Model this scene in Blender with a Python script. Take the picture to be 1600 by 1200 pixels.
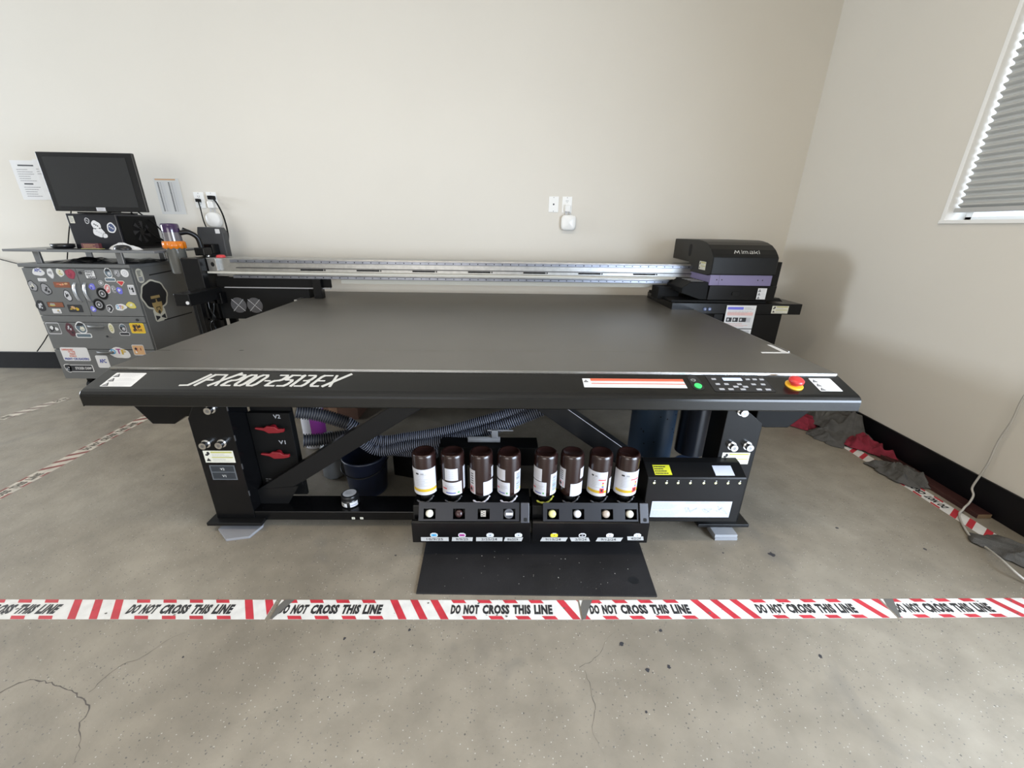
import bpy, bmesh, math, random
from mathutils import Vector, Matrix

for o in list(bpy.data.objects):
    bpy.data.objects.remove(o)
SC = bpy.context.scene
COL = SC.collection

# ------------------------------------------------------------------ camera
CAM_Z = 1.28
FPX, PITCH, YAW, ROLL = 639.9, math.radians(21.09), math.radians(1.064), math.radians(0.880)
fw = Vector((math.sin(YAW)*math.cos(PITCH), math.cos(YAW)*math.cos(PITCH), -math.sin(PITCH)))
rt = Vector((math.cos(YAW), -math.sin(YAW), 0))
up = rt.cross(fw)
rt2 = math.cos(ROLL)*rt + math.sin(ROLL)*up
up2 = -math.sin(ROLL)*rt + math.cos(ROLL)*up
cd = bpy.data.cameras.new('camera')
cam = bpy.data.objects.new('camera', cd)
COL.objects.link(cam)
mw = Matrix((rt2, up2, -fw)).transposed().to_4x4()
mw.translation = Vector((0, 0, CAM_Z))
cam.matrix_world = mw
cd.sensor_fit = 'HORIZONTAL'
cd.sensor_width = 36.0
cd.lens = 36.0*FPX/1600.0
cd.clip_start = 0.02
SC.camera = cam

# ------------------------------------------------------------------ colour management, sky, lights
SC.view_settings.view_transform = 'Standard'
SC.view_settings.look = 'None'
SC.view_settings.gamma = 1.0
SC.view_settings.use_curve_mapping = False
SC.view_settings.exposure = 0.0

wd = bpy.data.worlds.new('sky')
SC.world = wd
wd.use_nodes = True
bg = wd.node_tree.nodes['Background']
bg.inputs['Color'].default_value = (0.72, 0.82, 1.0, 1)
bg.inputs['Strength'].default_value = 1.6

XR, YB, XL, YF, ZC = 2.365, 3.63, -8.5, -3.6, 3.7     # right wall, back wall, left wall, front wall, ceiling


def area(name, loc, target, sx, sy, power, color, spread=180):
    l = bpy.data.lights.new(name, 'AREA')
    l.shape = 'RECTANGLE'
    l.size, l.size_y = sx, sy
    l.energy = power
    l.color = color
    l.spread = math.radians(spread)
    o = bpy.data.objects.new(name, l)
    COL.objects.link(o)
    o.location = loc
    o.rotation_euler = (Vector(target)-Vector(loc)).to_track_quat('-Z', 'Y').to_euler()
    return o


# daylight entering by the roll-up door in the right wall, the doorway in the front wall and the windows
area('daylight_right_door', (2.46, -0.75, 1.02), (-0.5, 0.1, 0.0), 2.4, 1.95, 235, (0.72, 0.84, 1.0), 150)
area('daylight_front_door', (-1.9, -3.7, 1.45), (-1.7, 3, 1.5), 2.9, 2.1, 76, (1.0, 0.92, 0.78))
area('daylight_left_window', (-8.56, 2.05, 2.1), (0, 2.15, 1.2), 1.7, 1.4, 270, (0.80, 0.89, 1.0))
area('daylight_right_window', (2.62, 1.6, 2.0), (0, 1.6, 1.6), 1.4, 1.3, 16, (0.85, 0.93, 1.0))
# added warm fill from ceiling height, no lamp fixtures behind it
area('ceiling_fill_light', (-1.6, 0.6, 3.6), (-1.6, 0.6, 0), 1.2, 0.3, 30, (1.0, 0.86, 0.68))
area('ceiling_fill_light', (0.7, 0.6, 3.6), (0.7, 0.6, 0), 1.2, 0.3, 30, (1.0, 0.86, 0.68))

# ------------------------------------------------------------------ materials
MATS = {}


def mat(name, col=(0.5, 0.5, 0.5), rough=0.5, metal=0.0, emit=0.0, spec=0.5, coat=0.0, alpha=1.0, trans=0.0,
        var=0.0, vscale=8.0, bump=0.0, bscale=60.0, col2=None):
    if name in MATS:
        return MATS[name]
    m = bpy.data.materials.new(name)
    m.use_nodes = True
    nt = m.node_tree
    b = nt.nodes['Principled BSDF']
    b.inputs['Base Color'].default_value = (*col, 1)
    b.inputs['Roughness'].default_value = rough
    b.inputs['Metallic'].default_value = metal
    b.inputs['Specular IOR Level'].default_value = spec
    b.inputs['Coat Weight'].default_value = coat
    b.inputs['Alpha'].default_value = alpha
    b.inputs['Transmission Weight'].default_value = trans
    if emit:
        b.inputs['Emission Color'].default_value = (*col, 1)
        b.inputs['Emission Strength'].default_value = emit
    tc = nt.nodes.new('ShaderNodeTexCoord')
    if var or col2:
        n = nt.nodes.new('ShaderNodeTexNoise')
        n.inputs['Scale'].default_value = vscale
        n.inputs['Detail'].default_value = 5
        nt.links.new(tc.outputs['Object'], n.inputs['Vector'])
        mx = nt.nodes.new('ShaderNodeMix')
        mx.data_type = 'RGBA'
        c2 = col2 or tuple(max(0, c*(1-var)) for c in col)
        mx.inputs['A'].default_value = (*col, 1)
        mx.inputs['B'].default_value = (*c2, 1)
        rp = nt.nodes.new('ShaderNodeValToRGB')
        rp.color_ramp.elements[0].position = 0.38
        rp.color_ramp.elements[1].position = 0.64
        nt.links.new(n.outputs['Fac'], rp.inputs['Fac'])
        nt.links.new(rp.outputs['Color'], mx.inputs['Factor'])
        nt.links.new(mx.outputs['Result'], b.inputs['Base Color'])
    if bump:
        n2 = nt.nodes.new('ShaderNodeTexNoise')
        n2.inputs['Scale'].default_value = bscale
        n2.inputs['Detail'].default_value = 4
        nt.links.new(tc.outputs['Object'], n2.inputs['Vector'])
        bp = nt.nodes.new('ShaderNodeBump')
        bp.inputs['Strength'].default_value = bump
        bp.inputs['Distance'].default_value = 0.01
        nt.links.new(n2.outputs['Fac'], bp.inputs['Height'])
        nt.links.new(bp.outputs['Normal'], b.inputs['Normal'])
    MATS[name] = m
    return m


def concrete():
    m = bpy.data.materials.new('polished_concrete')
    m.use_nodes = True
    nt = m.node_tree
    L = nt.links.new
    b = nt.nodes['Principled BSDF']
    tc = nt.nodes.new('ShaderNodeTexCoord')

    def noise(sc, det, dis=0.0):
        n = nt.nodes.new('ShaderNodeTexNoise')
        n.inputs['Scale'].default_value = sc
        n.inputs['Detail'].default_value = det
        n.inputs['Distortion'].default_value = dis
        L(tc.outputs['Object'], n.inputs['Vector'])
        return n.outputs['Fac']

    def ramp(src, stops):
        r = nt.nodes.new('ShaderNodeValToRGB')
        e = r.color_ramp.elements
        e[0].position, e[0].color = stops[0][0], (*stops[0][1], 1)
        e[1].position, e[1].color = stops[-1][0], (*stops[-1][1], 1)
        for p, c in stops[1:-1]:
            x = e.new(p)
            x.color = (*c, 1)
        L(src, r.inputs['Fac'])
        return r.outputs['Color']

    def mix(a, bb, fac, mode='MIX'):
        x = nt.nodes.new('ShaderNodeMix')
        x.data_type = 'RGBA'
        x.blend_type = mode
        for nm, v in (('A', a), ('B', bb), ('Factor', fac)):
            if hasattr(v, 'links') or hasattr(v, 'is_linked'):
                L(v, x.inputs[nm])
            elif isinstance(v, tuple):
                x.inputs[nm].default_value = (*v, 1)
            else:
                x.inputs[nm].default_value = v
        return x.outputs['Result']

    c = ramp(noise(1.3, 6, 0.6), [(0.3, (0.188, 0.164, 0.127)), (0.5, (0.232, 0.204, 0.160)), (0.72, (0.290, 0.259, 0.207))])
    c = mix(c, ramp(noise(9, 8), [(0.35, (0.82, 0.82, 0.82)), (0.65, (1.06, 1.06, 1.06))]), 0.8, 'MULTIPLY')
    # scattered grey wear
    w = ramp(noise(2.1, 9, 1.2), [(0.62, (0, 0, 0)), (0.74, (1, 1, 1))])
    c = mix(c, (0.13, 0.12, 0.105), mix((0, 0, 0), w, 0.55))
    # aggregate: dark and pale specks
    for sc, thr, colr, seed in ((110, 0.16, (0.10, 0.095, 0.09), 0), (62, 0.11, (0.07, 0.065, 0.06), 5), (95, 0.12, (0.42, 0.40, 0.36), 9)):
        mp = nt.nodes.new('ShaderNodeMapping')
        mp.inputs['Location'].default_value = (seed, seed*0.7, 0)
        L(tc.outputs['Object'], mp.inputs['Vector'])
        v = nt.nodes.new('ShaderNodeTexVoronoi')
        v.inputs['Scale'].default_value = sc
        L(mp.outputs['Vector'], v.inputs['Vector'])
        sel = nt.nodes.new('ShaderNodeSeparateColor')
        L(v.outputs['Color'], sel.inputs['Color'])
        gate = nt.nodes.new('ShaderNodeMath')
        gate.operation = 'MULTIPLY'
        L(sel.outputs['Red'], gate.inputs[0])
        gate.inputs[1].default_value = thr*2.4
        sub = nt.nodes.new('ShaderNodeMath')
        sub.operation = 'SUBTRACT'
        L(gate.outputs[0], sub.inputs[0])
        sub.inputs[1].default_value = thr*0.9
        lt = nt.nodes.new('ShaderNodeMath')
        lt.operation = 'LESS_THAN'
        L(v.outputs['Distance'], lt.inputs[0])
        L(sub.outputs[0], lt.inputs[1])
        ml = nt.nodes.new('ShaderNodeMath')
        ml.operation = 'MULTIPLY'
        L(lt.outputs[0], ml.inputs[0])
        ml.inputs[1].default_value = 0.85
        c = mix(c, colr, ml.outputs[0])
    L(c, b.inputs['Base Color'])
    r = ramp(noise(4, 6, 0.4), [(0.3, (0.30, 0.30, 0.30)), (0.7, (0.5, 0.5, 0.5))])
    L(r, b.inputs['Roughness'])
    b.inputs['Specular IOR Level'].default_value = 0.5
    bp = nt.nodes.new('ShaderNodeBump')
    bp.inputs['Strength'].default_value = 0.25
    bp.inputs['Distance'].default_value = 0.004
    L(noise(45, 5), bp.inputs['Height'])
    L(bp.outputs['Normal'], b.inputs['Normal'])
    return m


M_CONC = concrete()
M_WALL = mat('painted_wall', (0.672, 0.640, 0.575), 0.75, var=0.03, vscale=0.8, bump=0.04, bscale=25)
M_CEIL = mat('ceiling_paint', (0.7, 0.68, 0.64), 0.9)
M_WHITE = mat('white_gloss', (0.8, 0.8, 0.78), 0.3)
M_TRIM = mat('white_trim', (0.82, 0.82, 0.8), 0.4)
M_BASE = mat('black_baseboard', (0.004, 0.004, 0.006), 0.4, spec=0.3, var=0.5, vscale=5)
M_BLK = mat('black_powder_coat', (0.003, 0.003, 0.0033), 0.24, spec=0.28)
M_BLK2 = mat('dark_grey_powder_coat', (0.006, 0.006, 0.0063), 0.28, spec=0.28)
M_APRON = mat('charcoal_sheet_metal', (0.006, 0.0058, 0.0053), 0.20, spec=0.5)
M_COVER = mat('charcoal_plastic_cover', (0.009, 0.009, 0.0088), 0.36, spec=0.22)
M_BED = mat('bed_plate_grey', (0.085, 0.080, 0.070), 0.34, spec=0.6, var=0.1, vscale=2.5)
M_ALU = mat('brushed_aluminium', (0.45, 0.445, 0.43), 0.38, metal=1.0, var=0.15, vscale=30)
M_RAIL = mat('bearing_rail_steel', (0.27, 0.285, 0.33), 0.36, metal=1.0, var=0.2, vscale=14)
M_BEIGE = mat('light_beam_paint', (0.52, 0.50, 0.43), 0.5)
M_CHROME = mat('chrome', (0.85, 0.85, 0.86), 0.16, metal=1.0)
M_DARK = mat('matt_black', (0.002, 0.002, 0.002), 0.6, spec=0.2)
M_HOLE = mat('hole_black', (0.002, 0.002, 0.002), 0.9)
M_PURPLE = mat('lilac_panel', (0.165, 0.14, 0.255), 0.45)
M_PAPER = mat('white_label_paper', (0.66, 0.66, 0.66), 0.55)
M_PAPER2 = mat('blue_white_label', (0.46, 0.49, 0.56), 0.45)
M_CREAM = mat('cream_label', (0.62, 0.60, 0.50), 0.55)
M_INK = mat('printed_black', (0.015, 0.015, 0.018), 0.6)
M_GREY = mat('printed_grey', (0.28, 0.28, 0.29), 0.6)
M_LG = mat('printed_light_grey', (0.5, 0.5, 0.52), 0.6)
M_RED = mat('printed_red', (0.50, 0.035, 0.04), 0.5)
M_ORED = mat('printed_orange_red', (0.62, 0.13, 0.07), 0.5)
M_YEL = mat('printed_yellow', (0.70, 0.56, 0.03), 0.5)
M_OCH = mat('printed_ochre', (0.50, 0.33, 0.02), 0.5)
M_OLIVE = mat('printed_olive', (0.42, 0.40, 0.12), 0.5)
M_BLUE = mat('printed_blue', (0.03, 0.05, 0.30), 0.5)
M_LBLUE = mat('printed_violet_blue', (0.14, 0.14, 0.60), 0.5)
M_CYAN = mat('printed_cyan', (0.05, 0.30, 0.55), 0.5)
M_MAG = mat('printed_magenta', (0.30, 0.03, 0.20), 0.5)
M_BROWN = mat('printed_brown', (0.22, 0.07, 0.03), 0.5)
M_TAN = mat('printed_tan', (0.55, 0.33, 0.16), 0.5)
M_LOGO = mat('silver_lettering', (0.50, 0.50, 0.48), 0.4)

# ------------------------------------------------------------------ mesh builder
class PL:
    """a plane in the place: origin o, in-plane unit axes u, v and normal n"""
    def __init__(s, o, u=(1, 0, 0), v=(0, 0, 1)):
        s.o = Vector(o)
        s.u = Vector(u).normalized()
        s.v = Vector(v).normalized()
        s.n = s.u.cross(s.v)

    def p(s, a, b, h=0.0):
        return s.o + s.u*a + s.v*b + s.n*h


_GLY = {}


def text_geo(s, bold):
    k = (s, bold)
    if k in _GLY:
        return _GLY[k]
    c = bpy.data.curves.new('t', 'FONT')
    c.body = s
    c.offset = bold
    c.space_character = 1.0+bold*1.6
    c.resolution_u = 2
    c.fill_mode = 'FRONT'
    o = bpy.data.objects.new('t', c)
    COL.objects.link(o)
    dg = bpy.context.evaluated_depsgraph_get()
    me = bpy.data.meshes.new_from_object(o.evaluated_get(dg))
    vs = [tuple(v.co) for v in me.vertices]
    fs = [tuple(p.vertices) for p in me.polygons]
    bpy.data.objects.remove(o)
    bpy.data.curves.remove(c)
    bpy.data.meshes.remove(me)
    x0 = min(v[0] for v in vs); x1 = max(v[0] for v in vs)
    y0 = min(v[1] for v in vs); y1 = max(v[1] for v in vs)
    vs = [((v[0]-x0)/(x1-x0), (v[1]-y0)/(y1-y0)) for v in vs]
    _GLY[k] = (vs, fs)
    return _GLY[k]


class MB:
    def __init__(s):
        s.v, s.f, s.m, s.s, s.mats = [], [], [], [], []

    def mi(s, m):
        if m not in s.mats:
            s.mats.append(m)
        return s.mats.index(m)

    def add(s, vs, fs, m, smooth=False):
        b = len(s.v)
        s.v += [Vector(v) for v in vs]
        k = s.mi(m)
        for f in fs:
            s.f.append(tuple(i+b for i in f))
            s.m.append(k)
            s.s.append(smooth)
        return s

    def poly(s, pts, m):
        return s.add(pts, [tuple(range(len(pts)))], m)

    def box(s, x0, x1, y0, y1, z0, z1, m):
        vs = [(x, y, z) for x in (x0, x1) for y in (y0, y1) for z in (z0, z1)]
        return s.add(vs, [(0, 1, 3, 2), (4, 6, 7, 5), (0, 4, 5, 1), (2, 3, 7, 6), (0, 2, 6, 4), (1, 5, 7, 3)], m)

    def pbox(s, pl, a0, a1, b0, b1, h0, h1, m):
        vs = [pl.p(a, b, h) for a in (a0, a1) for b in (b0, b1) for h in (h0, h1)]
        return s.add(vs, [(0, 1, 3, 2), (4, 6, 7, 5), (0, 4, 5, 1), (2, 3, 7, 6), (0, 2, 6, 4), (1, 5, 7, 3)], m)

    def prism(s, prof, axis, a, b, m, smooth=False):
        """profile extruded along an axis; prof holds the two other coordinates in xyz order"""
        def mk(t, q):
            return {'x': (t, q[0], q[1]), 'y': (q[0], t, q[1]), 'z': (q[0], q[1], t)}[axis]
        n = len(prof)
        vs = [mk(a, q) for q in prof]+[mk(b, q) for q in prof]
        s.add(vs, [tuple(range(n))[::-1], tuple(range(n, 2*n))], m)
        base = len(s.v)-2*n
        k = s.mi(m)
        for i in range(n):
            j = (i+1) % n
            s.f.append((base+i, base+j, base+n+j, base+n+i))
            s.m.append(k)
            s.s.append(smooth)
        return s

    def bar(s, p0, p1, w, t, m, upv=(0, 0, 1)):
        """rectangular bar between two points: w across, t along upv side"""
        p0, p1 = Vector(p0), Vector(p1)
        d = (p1-p0).normalized()
        a = d.cross(Vector(upv)).normalized()*(w/2)
        b = a.cross(d).normalized()*(t/2)
        vs = [p+q for p in (p0, p1) for q in (-a-b, a-b, a+b, -a+b)]
        return s.add(vs, [(3, 2, 1, 0), (4, 5, 6, 7), (0, 1, 5, 4), (1, 2, 6, 5), (2, 3, 7, 6), (3, 0, 4, 7)], m)

    def cyl(s, p0, p1, r0, m, r1=None, n=20, caps=True):
        p0, p1 = Vector(p0), Vector(p1)
        r1 = r0 if r1 is None else r1
        d = (p1-p0).normalized()
        a = d.orthogonal().normalized()
        b = d.cross(a)
        vs = []
        for p, r in ((p0, r0), (p1, r1)):
            vs += [p+(a*math.cos(2*math.pi*i/n)+b*math.sin(2*math.pi*i/n))*r for i in range(n)]
        s.add(vs, [(i, (i+1) % n, n+(i+1) % n, n+i) for i in range(n)], m, True)
        if caps:
            s.add(vs, [tuple(range(n))[::-1], tuple(range(n, 2*n))], m)
        return s

    def tube(s, pts, r, m, n=10, rf=None, closed_ends=True):
        pts = [Vector(p) for p in pts]
        N = len(pts)
        prev = None
        vs = []
        for i, p in enumerate(pts):
            d = (pts[min(i+1, N-1)]-pts[max(i-1, 0)]).normalized()
            if prev is None:
                a = d.orthogonal().normalized()
            else:
                a = (prev-d*prev.dot(d)).normalized()
            prev = a
            b = d.cross(a)
            rr = rf(i) if rf else r
            vs += [p+(a*math.cos(2*math.pi*k/n)+b*math.sin(2*math.pi*k/n))*rr for k in range(n)]
        fs = [(i*n+k, i*n+(k+1) % n, (i+1)*n+(k+1) % n, (i+1)*n+k) for i in range(N-1) for k in range(n)]
        s.add(vs, fs, m, True)
        if closed_ends:
            s.add(vs, [tuple(range(n))[::-1], tuple(range((N-1)*n, N*n))], m)
        return s

    def lathe(s, prof, c, m, n=32, axis=(0, 0, 1), smooth=True):
        """prof: (radius, height) pairs revolved about axis through c"""
        c = Vector(c)
        d = Vector(axis).normalized()
        a = d.orthogonal().normalized()
        b = d.cross(a)
        vs = []
        for r, h in prof:
            vs += [c+d*h+(a*math.cos(2*math.pi*k/n)+b*math.sin(2*math.pi*k/n))*max(r, 1e-5) for k in range(n)]
        N = len(prof)
        return s.add(vs, [(i*n+k, i*n+(k+1) % n, (i+1)*n+(k+1) % n, (i+1)*n+k) for i in range(N-1) for k in range(n)], m, smooth)

    def patch(s, c, r, a0, a1, z0, z1, m, n=10):
        """piece of a cylinder wall about a vertical axis; angles in degrees, -90 faces the room"""
        vs = []
        for z in (z0, z1):
            for i in range(n+1):
                t = math.radians(a0+(a1-a0)*i/n)
                vs.append((c[0]+r*math.cos(t), c[1]+r*math.sin(t), z))
        return s.add(vs, [(i, i+1, n+2+i, n+1+i) for i in range(n)], m, True)

    # ---- flat print on a plane
    def rect(s, pl, a, b, w, h, m, z=0.0006, sh=0.0):
        return s.poly([pl.p(a, b, z), pl.p(a+w, b, z), pl.p(a+w+sh*h, b+h, z), pl.p(a+sh*h, b+h, z)], m)

    def shape(s, pl, pts, m, z=0.0006):
        return s.poly([pl.p(a, b, z) for a, b in pts], m)

    def disc(s, pl, a, b, rx, ry, m, z=0.0006, n=20):
        return s.shape(pl, [(a+rx*math.cos(2*math.pi*i/n), b+ry*math.sin(2*math.pi*i/n)) for i in range(n)], m, z)

    def rrect(s, pl, a, b, w, h, m, z=0.0006, r=0.3, n=4):
        r = r*min(w, h)
        pts = []
        for cx, cy, t0 in ((a+w-r, b+h-r, 0), (a+r, b+h-r, 90), (a+r, b+r, 180), (a+w-r, b+r, 270)):
            for i in range(n+1):
                t = math.radians(t0+90*i/n)
                pts.append((cx+r*math.cos(t), cy+r*math.sin(t)))
        return s.shape(pl, pts, m, z)

    def text(s, pl, txt, a, b, w, h, m, z=0.0010, bold=0.02, sh=0.0):
        vs, fs = text_geo(txt, bold)
        return s.add([pl.p(a+x*w+sh*y*h, b+y*h, z) for x, y in vs], fs, m)

    def lines(s, pl, a, b, w, h, n, m, z=0.0010, fill=0.4, seed=1, sh=0.0):
        """rows of small print"""
        R = random.Random(seed)
        for i in range(n):
            y = b+h*(1-(i+0.7)/n)
            x = a
            end = a+w*R.uniform(0.6, 1.0)
            while x < end:
                d = min(R.uniform(0.05, 0.16)*w, end-x)
                s.rect(pl, x+sh*(y-b), y, d*0.86, h/n*fill, m, z)
                x += d
        return s

    def build(s, name, parent=None, bevel=0.0, seg=2, kind=None, label=None, sub=0):
        if parent is None:
            xs = [v.x for v in s.v]; ys = [v.y for v in s.v]; zs = [v.z for v in s.v]
            o0 = Vector(((min(xs)+max(xs))/2, (min(ys)+max(ys))/2, min(zs)))
            base = Vector((0, 0, 0))
        else:
            xs = [v.x for v in s.v]; ys = [v.y for v in s.v]; zs = [v.z for v in s.v]
            o0 = Vector(((min(xs)+max(xs))/2, (min(ys)+max(ys))/2, (min(zs)+max(zs))/2))
            base = WLOC[parent.name]
        me = bpy.data.meshes.new(name)
        me.from_pydata([tuple(v-o0) for v in s.v], [], s.f)
        for m in s.mats:
            me.materials.append(m)
        for p, k, sm in zip(me.polygons, s.m, s.s):
            p.material_index = k
            p.use_smooth = sm
        me.update()
        o = bpy.data.objects.new(name, me)
        COL.objects.link(o)
        o.location = o0-base
        if parent is not None:
            o.parent = parent
        WLOC[o.name] = o0
        if bevel:
            # merge coincident corners first so the bevel follows closed edges
            bm = bmesh.new()
            bm.from_mesh(me)
            bmesh.ops.remove_doubles(bm, verts=bm.verts, dist=1e-5)
            bmesh.ops.recalc_face_normals(bm, faces=bm.faces)
            bm.to_mesh(me)
            bm.free()
            md = o.modifiers.new('bevel', 'BEVEL')
            md.width = bevel
            md.segments = seg
            md.limit_method = 'ANGLE'
            md.angle_limit = math.radians(40)
        if kind:
            o['kind'] = kind
        if label:
            o['label'] = label
        return o


WLOC = {}


def thing(name, label, cat, loc, group=None):
    o = bpy.data.objects.new(name, None)
    o.empty_display_size = 0.05
    COL.objects.link(o)
    o.location = loc
    WLOC[o.name] = Vector(loc)
    o['label'] = label
    o['category'] = cat
    if group:
        o['group'] = group
    return o


def tag(o, label, cat, group=None, kind=None):
    o['label'] = label
    o['category'] = cat
    if group:
        o['group'] = group
    if kind:
        o['kind'] = kind
    return o


def curve_pts(pts, n=8):
    """Catmull-Rom through the points"""
    P = [Vector(p) for p in pts]
    P = [P[0]*2-P[1]]+P+[P[-1]*2-P[-2]]
    out = []
    for i in range(1, len(P)-2):
        for k in range(n):
            t = k/n
            a, b, c, d = P[i-1], P[i], P[i+1], P[i+2]
            out.append(0.5*((2*b)+(c-a)*t+(2*a-5*b+4*c-d)*t*t+(3*b-a-3*c+d)*t**3))
    out.append(P[-2])
    return out


def resample(pts, step):
    out = [pts[0].copy()]
    acc = 0.0
    for a, b in zip(pts, pts[1:]):
        d = (b-a).length
        while acc+d >= step:
            t = (step-acc)/d
            a = a+(b-a)*t
            out.append(a.copy())
            d = (b-a).length
            acc = 0.0
        acc += d
    return out


# ------------------------------------------------------------------ the room
fl = MB()
fl.box(XL-0.3, XR+0.3, YF-0.3, YB+0.3, -0.12, 0, M_CONC)
M_CRACK = mat('crack_dark', (0.09, 0.08, 0.07), 0.9)
M_STAIN = mat('oil_spot', (0.03, 0.03, 0.035), 0.5)


def crack(pts, w0, seed=1):
    R = random.Random(seed)
    q = resample(curve_pts([Vector(p) for p in pts], 6), 0.012)
    L, Rr = [], []
    for i, p in enumerate(q):
        d = (q[min(i+1, len(q)-1)]-q[max(i-1, 0)]).normalized()
        nrm = Vector((-d.y, d.x, 0))
        j = nrm*R.uniform(-0.003, 0.003)
        w = w0*R.uniform(0.3, 1.0)*min(1, (len(q)-i)/12)
        L.append((p.x+j.x+nrm.x*w, p.y+j.y+nrm.y*w, 0.0004))
        Rr.append((p.x+j.x-nrm.x*w, p.y+j.y-nrm.y*w, 0.0004))
    n = len(q)
    fl.add(L+Rr, [(i, i+1, n+i+1, n+i) for i in range(n-1)], M_CRACK)


crack([(-1.453, 0.803, 0), (-1.407, 0.837, 0), (-1.297, 0.82, 0), (-1.211, 0.788, 0), (-1.153, 0.755, 0), (-1.148, 0.72, 0), (-1.105, 0.679, 0), (-1.075, 0.624, 0)], 0.0022, 1)
crack([(-1.197, 0.802, 0), (-1.19, 0.846, 0), (-1.173, 0.88, 0), (-1.129, 0.91, 0), (-1.096, 0.963, 0), (-1.042, 0.997, 0)], 0.0011, 2)
crack([(0.239, 0.871, 0), (0.307, 0.906, 0), (0.346, 0.96, 0), (0.391, 0.995, 0)], 0.0010, 3)
crack([(0.257, 0.86, 0), (0.264, 0.791, 0), (0.264, 0.748, 0), (0.246, 0.701, 0), (0.267, 0.636, 0)], 0.0010, 4)
RS = random.Random(11)
for (c, r) in (((-0.523, 0.967, 0), 0.006), ((-0.315, 0.998, 0), 0.006), ((-0.447, 1.333, 0), 0.005), ((-0.411, 0.921, 0), 0.004), ((0.409, 0.744, 0), 0.005),
               ((1.024, 0.902, 0), 0.008), ((0.392, 0.947, 0), 0.010), ((0.521, 0.871, 0), 0.007), ((0.451, 0.861, 0), 0.008), ((0.538, 0.994, 0), 0.007),
               ((-1.005, 0.906, 0), 0.004), ((-1.835, 1.904, 0), 0.006), ((1.54, 1.506, 0), 0.009), ((1.825, 1.374, 0), 0.008), ((1.133, 1.343, 0), 0.016), ((0.931, 1.35, 0), 0.005)):
    n = 11
    fl.poly([(c[0]+r*RS.uniform(0.5, 1.1)*math.cos(2*math.pi*i/n), c[1]+r*RS.uniform(0.5, 1.1)*math.sin(2*math.pi*i/n), 0.0005) for i in range(n)], M_STAIN)
fl.build('floor', kind='structure')

bw = MB()
bw.box(XL-0.2, XR+0.2, YB, YB+0.2, 0, ZC, M_WALL)
bw.build('wall_back', kind='structure')

# right wall with a window opening and the roll-up door opening nearer the camera
WY0, WY1, WZ0, WZ1 = 0.85, 2.372, 1.325, 2.75
DY0, DY1, DZ1 = -2.1, 0.56, 2.1
rw = MB()
rw.box(XR, XR+0.16, WY1, YB, 0, ZC, M_WALL)
rw.box(XR, XR+0.16, WY0, WY1, 0, WZ0, M_WALL)
rw.box(XR, XR+0.16, WY0, WY1, WZ1, ZC, M_WALL)
rw.box(XR, XR+0.16, DY1, WY0, 0, ZC, M_WALL)
rw.box(XR, XR+0.16, DY0, DY1, DZ1, ZC, M_WALL)
rw.box(XR, XR+0.16, YF, DY0, 0, ZC, M_WALL)
rw.build('wall_right', kind='structure')

lw = MB()
LY0, LY1, LZ0, LZ1 = 1.15, 2.95, 1.35, 2.85
lw.box(XL-0.16, XL, LY1, YB, 0, ZC, M_WALL)
lw.box(XL-0.16, XL, YF, LY0, 0, ZC, M_WALL)
lw.box(XL-0.16, XL, LY0, LY1, 0, LZ0, M_WALL)
lw.box(XL-0.16, XL, LY0, LY1, LZ1, ZC, M_WALL)
lw.build('wall_left', kind='structure')
fwm = MB()
FX0, FX1, FZ1 = -3.4, -0.4, 2.6
fwm.box(XL, FX0, YF-0.16, YF, 0, ZC, M_WALL)
fwm.box(FX1, XR, YF-0.16, YF, 0, ZC, M_WALL)
fwm.box(FX0, FX1, YF-0.16, YF, FZ1, ZC, M_WALL)
fwm.build('wall_front', kind='structure')
ce = MB()
ce.box(XL-0.2, XR+0.2, YF-0.2, YB+0.2, ZC, ZC+0.1, M_CEIL)
ce.build('ceiling', kind='structure')

b = MB(); b.box(XL, XR, YB-0.014, YB, 0, 0.155, M_BASE); b.build('baseboard_back', bevel=0.003, kind='structure')
b = MB(); b.box(XR-0.014, XR, DY1+0.05, YB-0.014, 0, 0.158, M_BASE); b.build('baseboard_right', bevel=0.003, kind='structure')
b = MB(); b.box(XL, XL+0.014, YF, YB-0.014, 0, 0.155, M_BASE); b.build('baseboard_left', bevel=0.003, kind='structure')

# window in the right wall: white reveal, sill and sash, glass pane
wf = MB()
t = 0.022
wf.box(XR-0.004, XR+0.15, WY1-t, WY1, WZ0, WZ1, M_TRIM)
wf.box(XR-0.004, XR+0.15, WY0, WY0+t, WZ0, WZ1, M_TRIM)
wf.box(XR-0.004, XR+0.15, WY0, WY1, WZ1-t, WZ1, M_TRIM)
wf.box(XR-0.010, XR+0.15, WY0, WY1, WZ0, WZ0+0.018, M_TRIM)
for y in (WY0+t, WY1-t-0.035):
    wf.box(XR+0.105, XR+0.14, y, y+0.035, WZ0+0.018, WZ1-t, M_TRIM)
wf.box(XR+0.105, XR+0.14, WY0+t, WY1-t, WZ0+0.018, WZ0+0.036, M_TRIM)
w1 = wf.build('window_1', kind='structure', bevel=0.002)
gp = MB(); gp.box(XR+0.118, XR+0.124, WY0+t+0.03, WY1-t-0.03, WZ0+0.05, WZ1-t, mat('window_glass', (1, 1, 1), 0.02, trans=1.0, alpha=0.15))
gp.build('pane', w1, kind='structure')

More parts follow.
